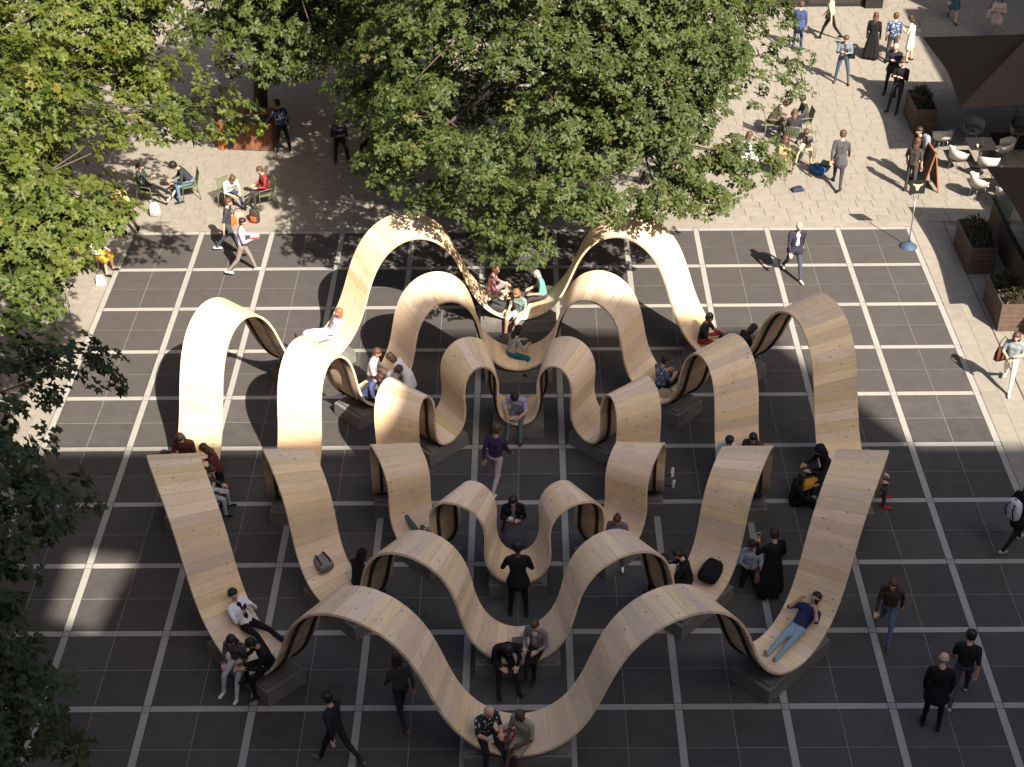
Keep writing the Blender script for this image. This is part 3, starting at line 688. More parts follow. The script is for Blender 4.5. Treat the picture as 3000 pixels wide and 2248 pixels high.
def hair_mesh(hc, Rh, s, style):
    mb = MB(); M = Rh.to_4x4(); rg = random.Random(int(abs(hc.x*1e4+hc.y*1e5)) % 9999)
    def el(c, rad, nu=14, nv=9):
        n0 = len(mb.v); mb.ell((0, 0, 0), rad, nu, nv)
        for i in range(n0, len(mb.v)):
            q = Vector(mb.v[i])*(1+rg.uniform(-.035, .045))+Vector(c); mb.v[i] = tuple((Rh @ q)*s+hc)
    if style == 'bald': el((0, -.030, .012), (.090, .080, .050))
    else: el((0, -.020, .045), (.097, .102, .082)); el((0, -.042, -.005), (.093, .078, .085))
    if style in ('long', 'mid'):
        L = .16 if style == 'long' else .07
        el((0, -.065, -.08), (.088, .048, .10)); 
        if style == 'long': el((0, -.085, -.16), (.092, .038, .13))
        for sd_ in (-1, 1): el((sd_*.078, -.02, -.06), (.026, .045, .095))
    if style == 'bun': el((0, -.10, .085), (.045, .045, .042))
    if style == 'pony': el((0, -.115, .02), (.03, .03, .03)); el((0, -.13, -.07), (.028, .03, .10))
    if style == 'afro': el((0, -.015, .05), (.115, .118, .105))
    return mb
def hand_geo(mb, wr, d, sd_, s):
    up = Vector((0, 0, 1)) if abs(d.z) < .85 else Vector((0, 1, 0)); x = d.cross(up).normalized(); z = x.cross(d).normalized()
    mb.bar((wr-d*.02)*s, (wr+d*.085)*s, .078*s, .03*s)
    for k, (off, L) in enumerate(((-.030, .062), (-.010, .074), (.010, .070), (.029, .055))):
        a = wr+d*.08+x*off; b = a+(d*.9-z*.25).normalized()*L*.55; c = b+(d*.6-z*.75).normalized()*L*.5
        mb.tube([a*s, b*s, c*s], [.0095*s, .009*s, .007*s], 5)
    a = wr+d*.02-x*sd_*.036; b = a+(d*.7-x*sd_*.7-z*.1).normalized()*.04; c = b+(d*.9-x*sd_*.2-z*.4).normalized()*.03
    mb.tube([a*s, b*s, c*s], [.011*s, .010*s, .008*s], 5)
def finish_people():
    bpy.context.view_layer.update(); dg = bpy.context.evaluated_depsgraph_get()
    done = [(bpy.data.meshes.new_from_object(t[0].evaluated_get(dg)), t) for t in PENDING]
    for me, (o, prims, mats, hands, hc, Rh, s, hair, style, hood, tm) in done:
        o.modifiers.clear(); old = o.data; n = len(me.polygons)
        co = np.zeros(n*3); me.polygons.foreach_get('center', co); co = co.reshape(-1, 3); best = np.full(n, 1e9); idx = np.zeros(n, int)
        for a, b, ra, rb, m in prims:
            a_ = np.array(a); d = np.array(b)-a_; L2 = max(d@d, 1e-9); t = np.clip((co-a_)@d/L2, 0, 1)
            dist = np.linalg.norm(co-a_-t[:, None]*d, axis=1)-(ra+(rb-ra)*t)
            k = dist < best; best[k] = dist[k]; idx[k] = m
        # hands and face details join the same mesh
        mb = MB(); V = np.zeros(len(me.vertices)*3); me.vertices.foreach_get('co', V); mb.v = [tuple(q) for q in V.reshape(-1, 3)]
        mb.f = [tuple(p.vertices) for p in me.polygons]; mb.mi = list(map(int, idx)); mb.smooth = [True]*n
        mb.cur = 0
        for wr, d, sd_ in hands: hand_geo(mb, wr, d, sd_, s)
        mb.cur = 5
        for sd_ in (-1, 1): mb.ell((Rh @ Vector((sd_*.033, .083, .018)))*s+hc, (.012*s, .008*s, .008*s), 6, 4)
        mb.cur = 6; mb.ell((Rh @ Vector((0, .082, -.048)))*s+hc, (.022*s, .008*s, .006*s), 6, 4)
        nm = mb.mesh('person', mats+[M_eye, M_lip]); o.data = nm
        bpy.data.meshes.remove(me); bpy.data.meshes.remove(old)
        if hood:
            hm = hair_mesh(hc, Rh, s*1.12, 'mid'); hm.build('hood', tm, o)
        elif style != 'none':
            hair_mesh(hc, Rh, s, style).build('hair', hairm(hair), o)
# ================================================================ FURNITURE AND LOOSE THINGS
M_green = plain('green_metal', (.13, .15, .075), .5, .1, 8, spec=.4)
M_whitep = plain('white_plastic', (.50, .48, .44), .45, .05, 6, spec=.4)
M_chrome = plain('brushed_steel', (.45, .44, .42), .35, .1, 10, metal=.9)
M_table = plain('dark_tabletop', (.022, .020, .022), .5, .15, 5, spec=.35)
M_canvas = plain('dark_canvas', (.008, .0065, .0062), .95, .10, 1.2, spec=.03)
M_planter = plain('planter_slats', (.105, .070, .055), .75, .2, 7, objvar=.12)
M_binwood = plain('rust_brown_wood', (.17, .07, .038), .7, .25, 6, objvar=.15)
M_rust = plain('rusted_steel', (.24, .08, .03), .75, .3, 8)
M_soil = plain('soil', (.03, .022, .018), .95, .3, 20)

def proto_chair():
    P = {}
    for sx in (-1, 1):
        a = MB(); a.tube([(sx*.25, .23, 0), (sx*.25, .215, .44), (sx*.255, .19, .64), (sx*.255, -.16, .66), (sx*.235, -.215, .64)], .013, 6)
        P['side_frame', sx] = a.mesh('side_frame', [M_green])
    a = MB(); a.tube([(0, 0, 0), (0, .03, .43)], .013, 6); P['leg'] = a.mesh('leg', [M_green])
    a = MB(); a.box(-.019, -.22, -.008, .019, .22, .008); P['seat_slat'] = a.mesh('seat_slat', [M_green])
    a = MB(); a.box(-.016, -.007, 0, .016, .007, .40); P['back_slat'] = a.mesh('back_slat', [M_green])
    a = MB(); a.tube([(-.22, 0, 0), (.22, 0, 0)], .013, 6); P['rail'] = a.mesh('rail', [M_green])
    return P
PC = proto_chair()
def green_chair(x, y, face, label):
    root = empty('metal_chair', (x, y, 0), -R(face), label, 'chair', 'green slatted metal chairs')
    for sx in (-1, 1): mobj('side_frame', PC['side_frame', sx], None, root)
    for sx in (-1, 1): mobj('leg', PC['leg'], None, root, (sx*.24, -.27, 0))
    for k in range(8): mobj('seat_slat', PC['seat_slat'], None, root, (-.20+k*.0571, .0, .445))
    for k in range(8):
        o = mobj('back_slat', PC['back_slat'], None, root, (-.175+k*.05, -.235, .47)); o.rotation_euler = (R(14), 0, 0)
    mobj('rail', PC['rail'], None, root, (0, -.335, .875)); mobj('rail', PC['rail'], None, root, (0, -.235, .46)); mobj('rail', PC['rail'], None, root, (0, .215, .435))
    return root
def proto_cafe():
    me = MB(); n = 16; V = []; F = []
    rows = [(.05, .445, 0), (.20, .440, 0), (.245, .47, 0), (.262, .60, 1), (.285, .80, 1)]
    for (r, z, k) in rows:
        for i in range(n+1):
            an = math.pi*(-.12+1.24*i/n) if k else 2*math.pi*i/n
            if k: zz = z*(.80+.20*math.sin(max(0, min(math.pi, an)))) if z > .7 else z
            else: zz = z
            V.append((r*math.cos(an), -r*math.sin(an)*.95, zz))
    me.add(V[:3*(n+1)], [(j*(n+1)+i, j*(n+1)+i+1, (j+1)*(n+1)+i+1, (j+1)*(n+1)+i) for j in range(2) for i in range(n)]+[tuple(range(n))], True)
    W = []
    for (r, z) in ((.245, .455), (.262, .60), (.285, .80)):
        for i in range(n+1):
            an = math.pi*(-.12+1.24*i/n); zz = z if z < .7 else .66+.16*max(0, math.sin(an))**.6
            W.append((r*math.cos(an), -r*math.sin(an)*.95, zz))
    me.add(W, [(j*(n+1)+i, j*(n+1)+i+1, (j+1)*(n+1)+i+1, (j+1)*(n+1)+i) for j in range(2) for i in range(n)], True)
    sh = me.mesh('shell', [M_whitep])
    l = MB(); l.tube([(0, 0, .44), (.06, .06, 0)], .009, 6); lg = l.mesh('leg', [M_chrome])
    return sh, lg
CS, CL = proto_cafe()
def cafe_chair(x, y, face, label):
    root = empty('cafe_chair', (x, y, 0), -R(face), label, 'chair', 'white cafe chairs by the parasols')
    o = mobj('shell', CS, None, root); o.scale = (1.12, 1.12, 1.0); sm = o.modifiers.new('t', 'SOLIDIFY'); sm.thickness = .012
    for k in range(4):
        g = mobj('leg', CL, None, root, (.12*(1 if k in (0, 3) else -1), .12*(1 if k < 2 else -1), 0)); g.rotation_euler = (0, 0, R(90*k))
    return root
def cafe_table(x, y, label, s=.78):
    root = empty('cafe_table', (x, y, 0), 0, label, 'table', 'dark square cafe tables')
    a = MB(); a.box(-s/2, -s/2, .715, s/2, s/2, .74); a.build('table_top', M_table, root)
    a = MB(); a.tube([(0, 0, .02), (0, 0, .714)], .03, 8); a.build('column', M_chrome, root)
    a = MB(); a.box(-.24, -.24, .001, .24, .24, .02); a.build('base', M_frame, root)
    return root
def parasol(x0, y0, x1, y1, zb, za, label):
    cx, cy = (x0+x1)/2, (y0+y1)/2; root = empty('parasol', (cx, cy, 0), 0, label, 'parasol', 'dark square parasols of the cafe'); hx, hy = (x1-x0)/2, (y1-y0)/2
    cs = [(-hx, -hy), (hx, -hy), (hx, hy), (-hx, hy)]
    for k in range(4):
        a, b = cs[k], cs[(k+1) % 4]; mb = MB(); n = 10; m = 6; V = []
        for i in range(m+1):
            f = i/m
            for j in range(n+1):
                g = j/n; px = a[0]+(b[0]-a[0])*g; py = a[1]+(b[1]-a[1])*g
                sag = .16*math.sin(math.pi*g); ln = math.hypot(px, py); px -= px/ln*sag*1.2; py -= py/ln*sag*1.2
                V.append((px*(1-f), py*(1-f), zb+(za-zb)*f-.10*math.sin(math.pi*f)*math.sin(math.pi*g)))
        mb.add(V, [(i*(n+1)+j, i*(n+1)+j+1, (i+1)*(n+1)+j+1, (i+1)*(n+1)+j) for i in range(m) for j in range(n)], True)
        mb.build('canopy_panel', M_canvas, root)
        r = MB(); r.tube([(0, 0, za-.06), (cs[k][0]*.5, cs[k][1]*.5, (za+zb)/2-.05), (cs[k][0]*.985, cs[k][1]*.985, zb-.02)], .016, 6); r.build('rib', M_frame, root)
    p = MB(); p.tube([(0, 0, 0), (0, 0, za+.02)], .04, 10); p.build('pole', M_chrome, root)
    p = MB(); p.box(-.5, -.5, .001, .5, .5, .09); p.build('base', M_frame, root)
    p = MB(); p.lathe([(.001, za+.10), (.05, za+.06), (.07, za+.0)], 10); p.build('finial', M_frame, root)
    return root
parasol(23.72, 2.72, 28.75, 7.85, 2.4, 3.55, 'large dark square parasol nearest the standing group')
parasol(23.55, -6.2, 28.75, -.95, 2.4, 3.55, 'large dark square parasol over the planters at the plaza edge')

def foliage(name, n, ctr, rad, parent, mat, seed, ls=.10):
    rg = np.random.default_rng(seed); d = norm_(rg.normal(size=(n, 3))); d[:, 2] = np.abs(d[:, 2])*.9-.1
    p = np.array(ctr)+d*np.array(rad)*rg.uniform(.3, 1, (n, 1))**.5; xd = norm_(d+rg.normal(size=(n, 3))*.6); nd = norm_(np.array([0, 0, 1.])+rg.normal(size=(n, 3))*.5); nd = norm_(nd-xd*(nd*xd).sum(1)[:, None])
    return mobj(name, leaf_mesh(name, p, xd, nd, ls*rg.uniform(.7, 1.3, n), rg.uniform(.1, .95, n), mat), None, parent)
M_leafD = leaf_mat('dark_shrub_leaves', (.025, .035, .015), (.07, .06, .03), (.12, .06, .03))
def planter(x0, y0, x1, y1, h, label, seed, plabel):
    cx, cy = (x0+x1)/2, (y0+y1)/2; hx, hy = (x1-x0)/2, (y1-y0)/2; root = empty('planter_box', (cx, cy, 0), 0, label, 'planter', 'slatted timber planters'); ns = 6; sh = h/ns
    for k in range(ns):
        z0 = .02+k*sh; z1 = z0+sh-.012
        for (a, b, c, d) in ((-hx, -hy, hx, -hy+.025), (-hx, hy-.025, hx, hy), (-hx, -hy+.027, -hx+.025, hy-.027), (hx-.025, -hy+.027, hx, hy-.027)):
            m = MB(); m.box(a, b, z0, c, d, z1); m.build('slat', M_planter, root)
    m = MB(); m.box(-hx+.03, -hy+.03, .01, hx-.03, hy-.03, h-.07); m.build('soil', M_soil, root)
    sb = empty('shrub', (cx, cy, h-.07), 0, plabel, 'shrub', 'shrubs in the planters')
    foliage('foliage', 420, (0, 0, .12), (hx*.95, hy*.95, .38), sb, M_leafD, seed)
    m = MB()
    for k in range(7): m.tube([(random.uniform(-.05, .05), random.uniform(-.3, .3)*hy, -.02), (random.uniform(-.8, .8)*hx, random.uniform(-.8, .8)*hy, .35)], .008, 5)
    m.build('stems', M_bark, sb)
planter(23.35, 5.85, 24.0, 7.35, .85, 'slatted timber planter beside the two men in black', 51, 'dark shrub in the planter beside the two men in black')
planter(23.05, -2.55, 23.75, -.95, .80, 'slatted timber planter by the sign post', 52, 'dark shrub in the planter by the sign post')
planter(23.15, -5.35, 23.85, -3.85, .80, 'slatted timber planter by the woman in white trousers', 53, 'dark shrub in the planter by the woman in white trousers')
# low timber windbreak with a dark rail, parasol side of the planters
wb = empty('windbreak', (24.15, -3.2, 0), 0, 'low timber windbreak with a dark top rail behind the planters', 'fence')
for k in range(12):
    m = MB(); m.box(-.02, -2.9+k*.485, .06, .02, -2.9+k*.485+.47, 1.0); m.build('board', M_planter, wb)
m = MB(); m.box(-.05, -2.95, 1.003, .05, 2.95, 1.06); m.build('top_rail', M_frame, wb)
for k in range(4):
    m = MB(); m.box(-.04, -2.94+k*1.93-.03, 0, .04, -2.94+k*1.93+.05, 1.0); m.v = [(a+.062, b, c) for a, b, c in m.v]; m.build('post', M_frame, wb)
gs = empty('glass_screen', (24.9, .95, 0), R(0), 'low glass screen beside the cafe chairs', 'screen')
M_gpane = plain('green_glass', (.16, .22, .19), .1, .05, 2, spec=.6)
m = MB(); m.box(-.01, -.75, .12, .01, .85, 1.0); m.build('pane', M_gpane, gs)
m = MB(); m.box(-.025, -.78, .0, .025, .88, .115); m.build('foot_rail', M_chrome, gs)

# cafe tables and chairs
cafe_table(24.85, 3.75, 'dark cafe table half under the parasol edge', .8); cafe_table(25.15, 1.85, 'dark cafe table standing in the sun beside the wooden board', .85)
for x, y, f, l in ((23.95, 4.75, 350, 'white cafe chair farthest back beside the planter'), (24.15, 3.45, 60, 'white cafe chair turned to the shaded table, nearest the planter'), (25.6, 3.9, 280, 'white cafe chair across the shaded table'), (24.9, 2.95, 15, 'bright white cafe chair between the two tables'), (24.35, 1.7, 75, 'white cafe chair beside the sunny table, nearest the wooden board'),
                   (25.95, 2.0, 285, 'white cafe chair across the sunny table'), (24.95, 1.05, 10, 'white cafe chair in front of the sunny table'), (25.0, 5.2, 200, 'white cafe chair in the dark under the parasol'), (26.4, 5.1, 160, 'white cafe chair deepest under the parasol')):
    cafe_chair(x, y, f, l)
bt = empty('bottle', (24.8, 3.5, .742), 0, 'small dark bottle on the shaded cafe table', 'bottle'); m = MB(); m.lathe([(.0, 0), (.03, .002), (.03, .12), (.011, .16), (.011, .21), (.0, .212)], 10); m.build('glass', M_glass, bt)
gl = empty('drinking_glass', (24.66, 3.47, .742), 0, 'short clear glass on the shaded cafe table', 'glass'); m = MB(); m.lathe([(.0, 0), (.03, .002), (.036, .10), (.033, .10), (.028, .006)], 10); m.build('cup', M_whitep, gl)

# wooden A-board
ab = empty('a_board', (23.0, 2.35, 0), R(6), 'tall orange-brown wooden A-board beside the couple in black', 'sign board')
M_abw = plain('orange_wood', (.30, .12, .05), .6, .2, 6); M_slate = plain('slate_panel', (.05, .045, .045), .6, .1, 6)
for sx, nm in ((-1, 'front'), (1, 'back')):
    Mx = Matrix.Translation((sx*.26, 0, 0)) @ Matrix.Rotation(R(-sx*11), 4, 'Y')
    m = MB(); m.box(-.018, -.36, 0, .018, -.30, 1.35, Mx); m.box(-.018, .30, 0, .018, .36, 1.35, Mx); m.box(-.018, -.297, 1.28, .018, .297, 1.35, Mx); m.box(-.018, -.297, .12, .018, .297, .18, Mx); m.build('frame', M_abw, ab)
    m = MB(); m.box(-.010, -.296, .184, .010, .296, 1.276, Mx); m.build('panel', M_slate, ab)
# sign on a post: dark board with a pale horned head
sg = empty('post_sign', (21.78, -1.05, 0), 0, 'dark square sign with a pale horned-head emblem on a thin post', 'sign')
M_blue = plain('blue_base', (.045, .075, .12), .6, .1, 5); M_cream = plain('cream_paint', (.72, .58, .36), .6, .05, 5)
m = MB(); m.lathe([(.25, .0), (.245, .02), (.15, .09), (.05, .14), (.0, .145)], 18); m.build('base', M_blue, sg)
m = MB(); m.tube([(0, 0, .13), (0, 0, 1.45)], .016, 8); m.tube([(-.07, 0, 1.70), (-.07, 0, 1.52), (0, 0, 1.44), (.07, 0, 1.52), (.07, 0, 1.70)], .012, 6); m.build('post', M_chrome, sg)
m = MB(); m.box(-.21, -.015, 1.66, .21, .015, 2.06); sbd = m.build('board', M_frame, sg)
m = MB(); z = 1.86
def poly(pts, yy=-.0175): m.add([(x, yy, zz) for x, zz in pts], [tuple(range(len(pts)))])
poly([(-.055, z+.05), (.055, z+.05), (.045, z-.04), (.03, z-.10), (-.03, z-.10), (-.045, z-.04)]); poly([(-.057, z+.048), (-.12, z+.055), (-.14, z+.12), (-.10, z+.085), (-.057, z+.08)], -.0178); poly([(.057, z+.08), (.10, z+.085), (.14, z+.12), (.12, z+.055), (.057, z+.048)], -.0178)
poly([(-.10, z+.03), (-.06, z+.035), (-.055, z+.01)], -.0179); poly([(.055, z+.01), (.06, z+.035), (.10, z+.03)], -.0179); poly([(-.055, z+.052), (-.057, z+.08), (0, z+.075), (.057, z+.08), (.055, z+.052)], -.0181)
m.build('emblem', M_cream, sbd)
m = MB(); [m.ell((sx*.028, -.0185, z+.0), (.008, .003, .012), 6, 4) for sx in (-1, 1)]; m.build('emblem_eyes', M_frame, sbd)

# litter bin
lb = empty('litter_bin', (2.75, 5.45, 0), R(-4), 'rust-brown slatted litter bin with a black slot and two round labels', 'bin')
for k in range(9):
    m = MB(); m.box(-.62+k*.138, -.33, .03, -.62+k*.138+.13, -.30, .92); m.build('slat', M_binwood, lb)
for sx in (-1, 1):
    for k in range(5):
        m = MB(); xx = sx*.61; m.box(min(xx, xx+sx*.025), -.295+k*.122, .03, max(xx, xx+sx*.025), -.295+k*.122+.115, .92); m.build('slat', M_binwood, lb)
m = MB(); m.box(-.595, -.29, .02, .595, .30, .88); m.build('liner', M_frame, lb)
m = MB(); m.box(-.65, -.10, 1.12, .65, .36, 1.16); m.build('roof_board', M_binwood, lb)
for sx in (-1, 1):
    m = MB(); m.box(sx*.58-.03, .05, .885, sx*.58+.03, .30, 1.118); m.build('roof_post', M_frame, lb)
M_lime = plain('lime_green_label', (.26, .60, .04), .5, .05, 5); M_lab = plain('label_print', (.72, .74, .70), .5, .05, 5)
def disc(cx, cz, r, y, n=18): m.add([(cx+r*math.cos(2*math.pi*i/n), y, cz+r*math.sin(2*math.pi*i/n)) for i in range(n)], [tuple(range(n))])
m = MB(); m.box(-.39, -.337, .50, -.19, -.331, .76); blb = m.build('black_label', M_frame, lb)
m = MB(); [m.bar((-.29+.055*math.cos(a), -.3385, .63+.065*math.sin(a)), (-.29+.055*math.cos(a+1.75), -.3385, .63+.065*math.sin(a+1.75)), .02, .002) for a in (0.2, 2.3, 4.4)]; m.build('label_symbol', M_lab, blb)
m = MB(); disc(.28, .64, .13, -.3335); glb = m.build('green_label', M_lime, lb)
m = MB(); [m.bar((.28+.05*math.cos(a), -.3355, .64+.05*math.sin(a)), (.28+.05*math.cos(a+1.75), -.3355, .64+.05*math.sin(a+1.75)), .016, .002) for a in (0.2, 2.3, 4.4)]; m.build('label_symbol', M_lab, glb)
cp = empty('steel_column', (1.75, 5.35, 0), 0, 'short rusted steel column beside the litter bin', 'column')
m = MB(); m.lathe([(.17, 0), (.16, .1), (.15, .85), (.17, .95)], 8, smooth=False); m.build('body', M_rust, cp)
m = MB(); m.lathe([(.172, .952), (.14, 1.02), (.0, 1.03)], 8, smooth=False); m.build('cap', M_frame, cp)

# small loose things
def phone(B, i, label, col=(.02, .02, .025)):
    p = B.hand(i); o = empty('phone', p, -R(B.face), label, 'phone', 'phones in people\'s hands')
    m = MB(); m.box(-.037, -.006, -.02, .037, .006, .125); m.build('body', cloth(col), o); m = MB(); m.box(-.033, -.0085, -.014, .033, -.0065, .119); m.build('screen', M_glass, o)
    return o
def cup(p, label, col=(.7, .68, .62)):
    o = empty('drink_cup', p, 0, label, 'cup'); m = MB(); m.lathe([(.0, 0), (.028, .001), (.04, .11), (.042, .112)], 12); m.build('body', cloth(col), o)
    m = MB(); m.lathe([(.043, .112), (.04, .125), (.0, .126)], 12); m.build('lid', M_whitep, o); m = MB(); m.tube([(.01, 0, .12), (.03, .01, .21)], .004, 5); m.build('straw', M_black, o); return o
def sbody(m, prof, M, n=20, ex=.55, sy=.62):
    """rounded-box body of revolution: (half width, height) rows"""
    V = []
    for r, z in prof:
        for k in range(n):
            c, s_ = math.cos(2*math.pi*k/n), math.sin(2*math.pi*k/n)
            V.append(M @ Vector((math.copysign(abs(c)**ex, c)*r, math.copysign(abs(s_)**ex, s_)*r*sy, z)))
    F = [(i*n+k, i*n+(k+1) % n, (i+1)*n+(k+1) % n, (i+1)*n+k) for i in range(len(prof)-1) for k in range(n)]
    F += [tuple(reversed(range(n))), tuple((len(prof)-1)*n+k for k in range(n))]
    m.add(V, F, True)
def backpack(p, rz, label, col, col2=(.03, .03, .03), flat=False, s=1.0):
    o = empty('backpack', p, rz, label, 'bag'); mt = cloth(col)
    M = Matrix.Translation((0, -.2*s, .105*s)) @ Matrix.Rotation(R(-86), 4, 'X') if flat else Matrix.Identity(4)
    M = M @ Matrix.Scale(s, 4)
    if flat: M = M @ Matrix.Rotation(math.pi, 4, 'Z')
    m = MB(); sbody(m, [(.135, 0), (.155, .02), (.165, .12), (.160, .30), (.135, .40), (.10, .44), (.06, .455)], M); m.build('body', mt, o)
    m = MB(); sbody(m, [(.10, .05), (.115, .065), (.115, .20), (.105, .235), (.08, .24)], M @ Matrix.Translation((0, -.075, 0)), sy=.5); m.build('pocket', cloth(col2), o)
    for sx in (-1, 1):
        m = MB(); m.tube([M @ Vector((sx*.07, .085, .40)), M @ Vector((sx*.09, .15, .30)), M @ Vector((sx*.10, .13, .14)), M @ Vector((sx*.10, .09, .05))], .015, 6); m.build('strap', M_black, o)
    m = MB(); m.tube([M @ Vector((-.04, .02, .445)), M @ Vector((0, .02, .50)), M @ Vector((.04, .02, .445))], .009, 6); m.build('handle', M_black, o)
    return o
def handbag(p, rz, label, col, w=.34, h=.24, d=.13, strap=.3, cat='bag'):
    o = empty('shoulder_bag', p, rz, label, cat); mt = cloth(col); m = MB(); m.box(-w/2, -d/2, 0, w/2, d/2, h*.6, taper=.006); m.box(-w/2+.008, -d/2+.008, h*.6, w/2-.008, d/2-.008, h, taper=.03); m.build('body', mt, o)
    m = MB(); m.tube([(-w*.4, 0, h-.02), (-w*.3, 0, h+strap*.6), (0, 0, h+strap), (w*.3, 0, h+strap*.6), (w*.4, 0, h-.02)], .011, 6); m.build('strap', M_black, o)
    m = MB(); m.box(-w/2+.03, -d/2-.006, h*.2, w/2-.03, -d/2+.004, h*.5); m.build('flap', mt, o)
    return o
# ================================================================ WHO IS WHERE
RO, RM, RI = RINGS
GREY = (.16, .16, .17); BLK = (.013, .012, .014); NAVY = (.020, .028, .065); JEAN = (.10, .16, .24); LJEAN = (.28, .36, .42); WHT = (.72, .71, .70); BEIGE = (.46, .40, .31)
def onring(q, th, e):
    p = ring_at(q, th, e)[0]; return (p.x, p.y, p.z+.004)
# --- on the pavement behind
person('man in a blue suit standing at the edge of the oak foliage', (20.7, 12.6), 20, top=(.045, .065, .15), bottom=(.040, .058, .14), hair='brown', coat=.12)
b = person('woman in a pale green patterned top walking past the shop front', (21.95, 13.5), 300, 'walk', h=1.70, top=(.40, .44, .30), pat='flower', col2=(.62, .64, .52), hair='dark', bottom=BLK)
handbag(b.pt((-.22, 0, -.02)), R(30), 'black shoulder bag of the woman in pale green', BLK, .28, .2, .1)
person('woman in a long black dress with long auburn hair', (23.1, 11.7), 20, h=1.68, top=BLK, bottom=BLK, skirt=.80, hair='auburn', style='long')
person('man in a navy flowered shirt with his back to the square', (23.7, 11.35), 15, h=1.80, top=(.05, .075, .15), pat='flower', col2=(.45, .5, .58), sleeves='short', bottom=(.05, .05, .055), hair='brown')
b = person('woman in a cream jacket facing the man in the flowered shirt', (24.35, 11.5), 300, 'phone', h=1.68, top=(.62, .55, .42), bottom=(.6, .55, .45), hair='dark', style='long', skirt=.4, legs='bare')
handbag(b.pt((.24, -.05, -.05)), R(20), 'black and white handbag of the woman in the cream jacket', (.03, .03, .035), .38, .26, .14)
b = person('man in a grey denim jacket looking down at his phone', (21.75, 9.75), 190, 'phone', h=1.78, top=(.14, .18, .22), bottom=(.055, .075, .11), shoes=(.10, .05, .03), hair='brown', open_front=(.06, .04, .06), over=dict(legL=(6, 12, 3), legR=(-3, 9, 2)))
phone(b, 0, 'phone held by the man in the grey denim jacket')
handbag(b.pt((-.23, .05, -.02)), R(-20), 'dark crossbody bag on the man in the denim jacket', BLK, .24, .18, .1)
person('bald man in a dark suit standing beside the planter', (23.2, 8.85), 200, 'arms_fold', h=1.82, top=(.020, .018, .026), bottom=(.015, .014, .018), hair='grey', style='none', skin='pink', coat=.1)
person('bearded man all in black leaning by the slatted planter', (23.15, 7.65), 215, 'lean_back', h=1.80, top=BLK, bottom=(.02, .02, .026), hair='brown')
person('person in a teal top with bare legs walking at the shadow edge', (26.65, 15.0), 190, 'walk', h=1.68, top=(.06, .14, .17), bottom=(.05, .12, .15), legs='bare', hair='dark', skirt=.3)
b = person('woman in a pale pink coat walking in the shaded top corner', (27.75, 13.3), 205, 'stand_eat', h=1.66, top=(.55, .42, .37), bottom=(.30, .26, .25), hair='brown', style='mid', coat=.25)
handbag(b.pt((.26, -.02, -.12)), R(10), 'pale shoulder bag of the woman in the pink coat', (.5, .45, .42), .3, .3, .1)
# seated group in the sun
S = .452
def chair_sit(lbl, clabel, x, y, face, pose='sit', **k):
    green_chair(x, y, face, clabel); f = R(face)
    return person(lbl, (x-.08*math.sin(f), y-.08*math.cos(f), S+.008), face, pose, seat=True, **k)
chair_sit('young man in a brown shirt leaning forward to talk', 'green slatted chair under the young man in brown', 18.95, 5.9, 95, 'sit_fwd', top=(.085, .065, .055), bottom=(.075, .06, .05), hair='auburn', style='afro')
b = chair_sit('dark-haired man in a charcoal jacket holding a phone out', 'green slatted chair under the man in charcoal', 19.85, 5.95, 260, 'sit_cross', top=(.055, .055, .068), bottom=(.055, .055, .07), hair='dark', over=dict(armL=(40, 12, 60, 10)))
phone(b, 0, 'phone held out by the man in the charcoal jacket')
chair_sit('woman with long auburn hair and a dark top, her back to us', 'green slatted chair with its back to us under the auburn-haired woman', 19.42, 5.0, 10, 'sit', h=1.62, top=(.03, .03, .04), bottom=(.05, .06, .10), hair='auburn', style='long')
chair_sit('man in a grey jacket and sand trousers bending over his knees', 'green slatted chair under the man in the grey jacket', 19.72, 4.15, 200, 'sit_fwd', top=(.19, .17, .18), bottom=(.50, .38, .25), hair='brown', open_front=(.03, .03, .04))
chair_sit('woman in a sand-coloured jacket with short auburn hair, turned away', 'green slatted chair under the woman in the sand jacket', 18.85, 3.2, 30, 'sit', h=1.64, top=(.42, .31, .16), bottom=(.3, .22, .12), hair='auburn', style='mid')
chair_sit('person in a pale blue shirt half hidden by the oak leaves', 'green slatted chair half hidden by the oak leaves', 17.75, 3.4, 60, 'sit', top=(.45, .50, .62), bottom=(.6, .58, .55), hair='auburn', style='mid')
backpack((19.95, 3.35, .002), R(40), 'bright blue backpack on the ground by the man in grey', (.03, .12, .34), (.02, .05, .12), flat=True)
backpack((20.2, 3.55, .002), R(-30), 'black backpack slumped behind the blue backpack', BLK, flat=True)
handbag((19.2, 2.25, .002), R(15), 'flat navy bag on the ground by the sand-jacket chair', (.03, .035, .07), .36, .1, .2, .06)
person('man in a charcoal suit walking away across the pavement', (20.4, 2.5), 15, 'walk', h=1.84, top=(.075, .068, .078), bottom=(.045, .04, .045), hair='auburn', coat=.16, skin='pink')
person('woman in a black outfit with long brown hair by the wooden board', (22.45, 2.1), 40, h=1.74, top=(.055, .048, .046), bottom=(.055, .048, .046), hair='auburn', style='long', sleeves='short', over=dict(armL=(6, 14, 20, 0)))
b = person('man in black with a light backpack strap beside the wooden board', (22.72, 2.75), 250, h=1.80, top=(.02, .02, .024), bottom=(.03, .03, .035), hair='dark')
backpack(b.pt((0, -.20, .06)), -R(250)+math.pi, 'grey backpack worn by the man beside the wooden board', (.20, .22, .27))
b = person('bald man in an open navy jacket walking across the sunny plaza', (18.35, -2.62), 170, 'walk', h=1.80, top=(.030, .030, .045), bottom=(.06, .065, .085), shoes=(.6, .58, .55), skin='pink', style='none', open_front=(.70, .62, .60), coat=.08)
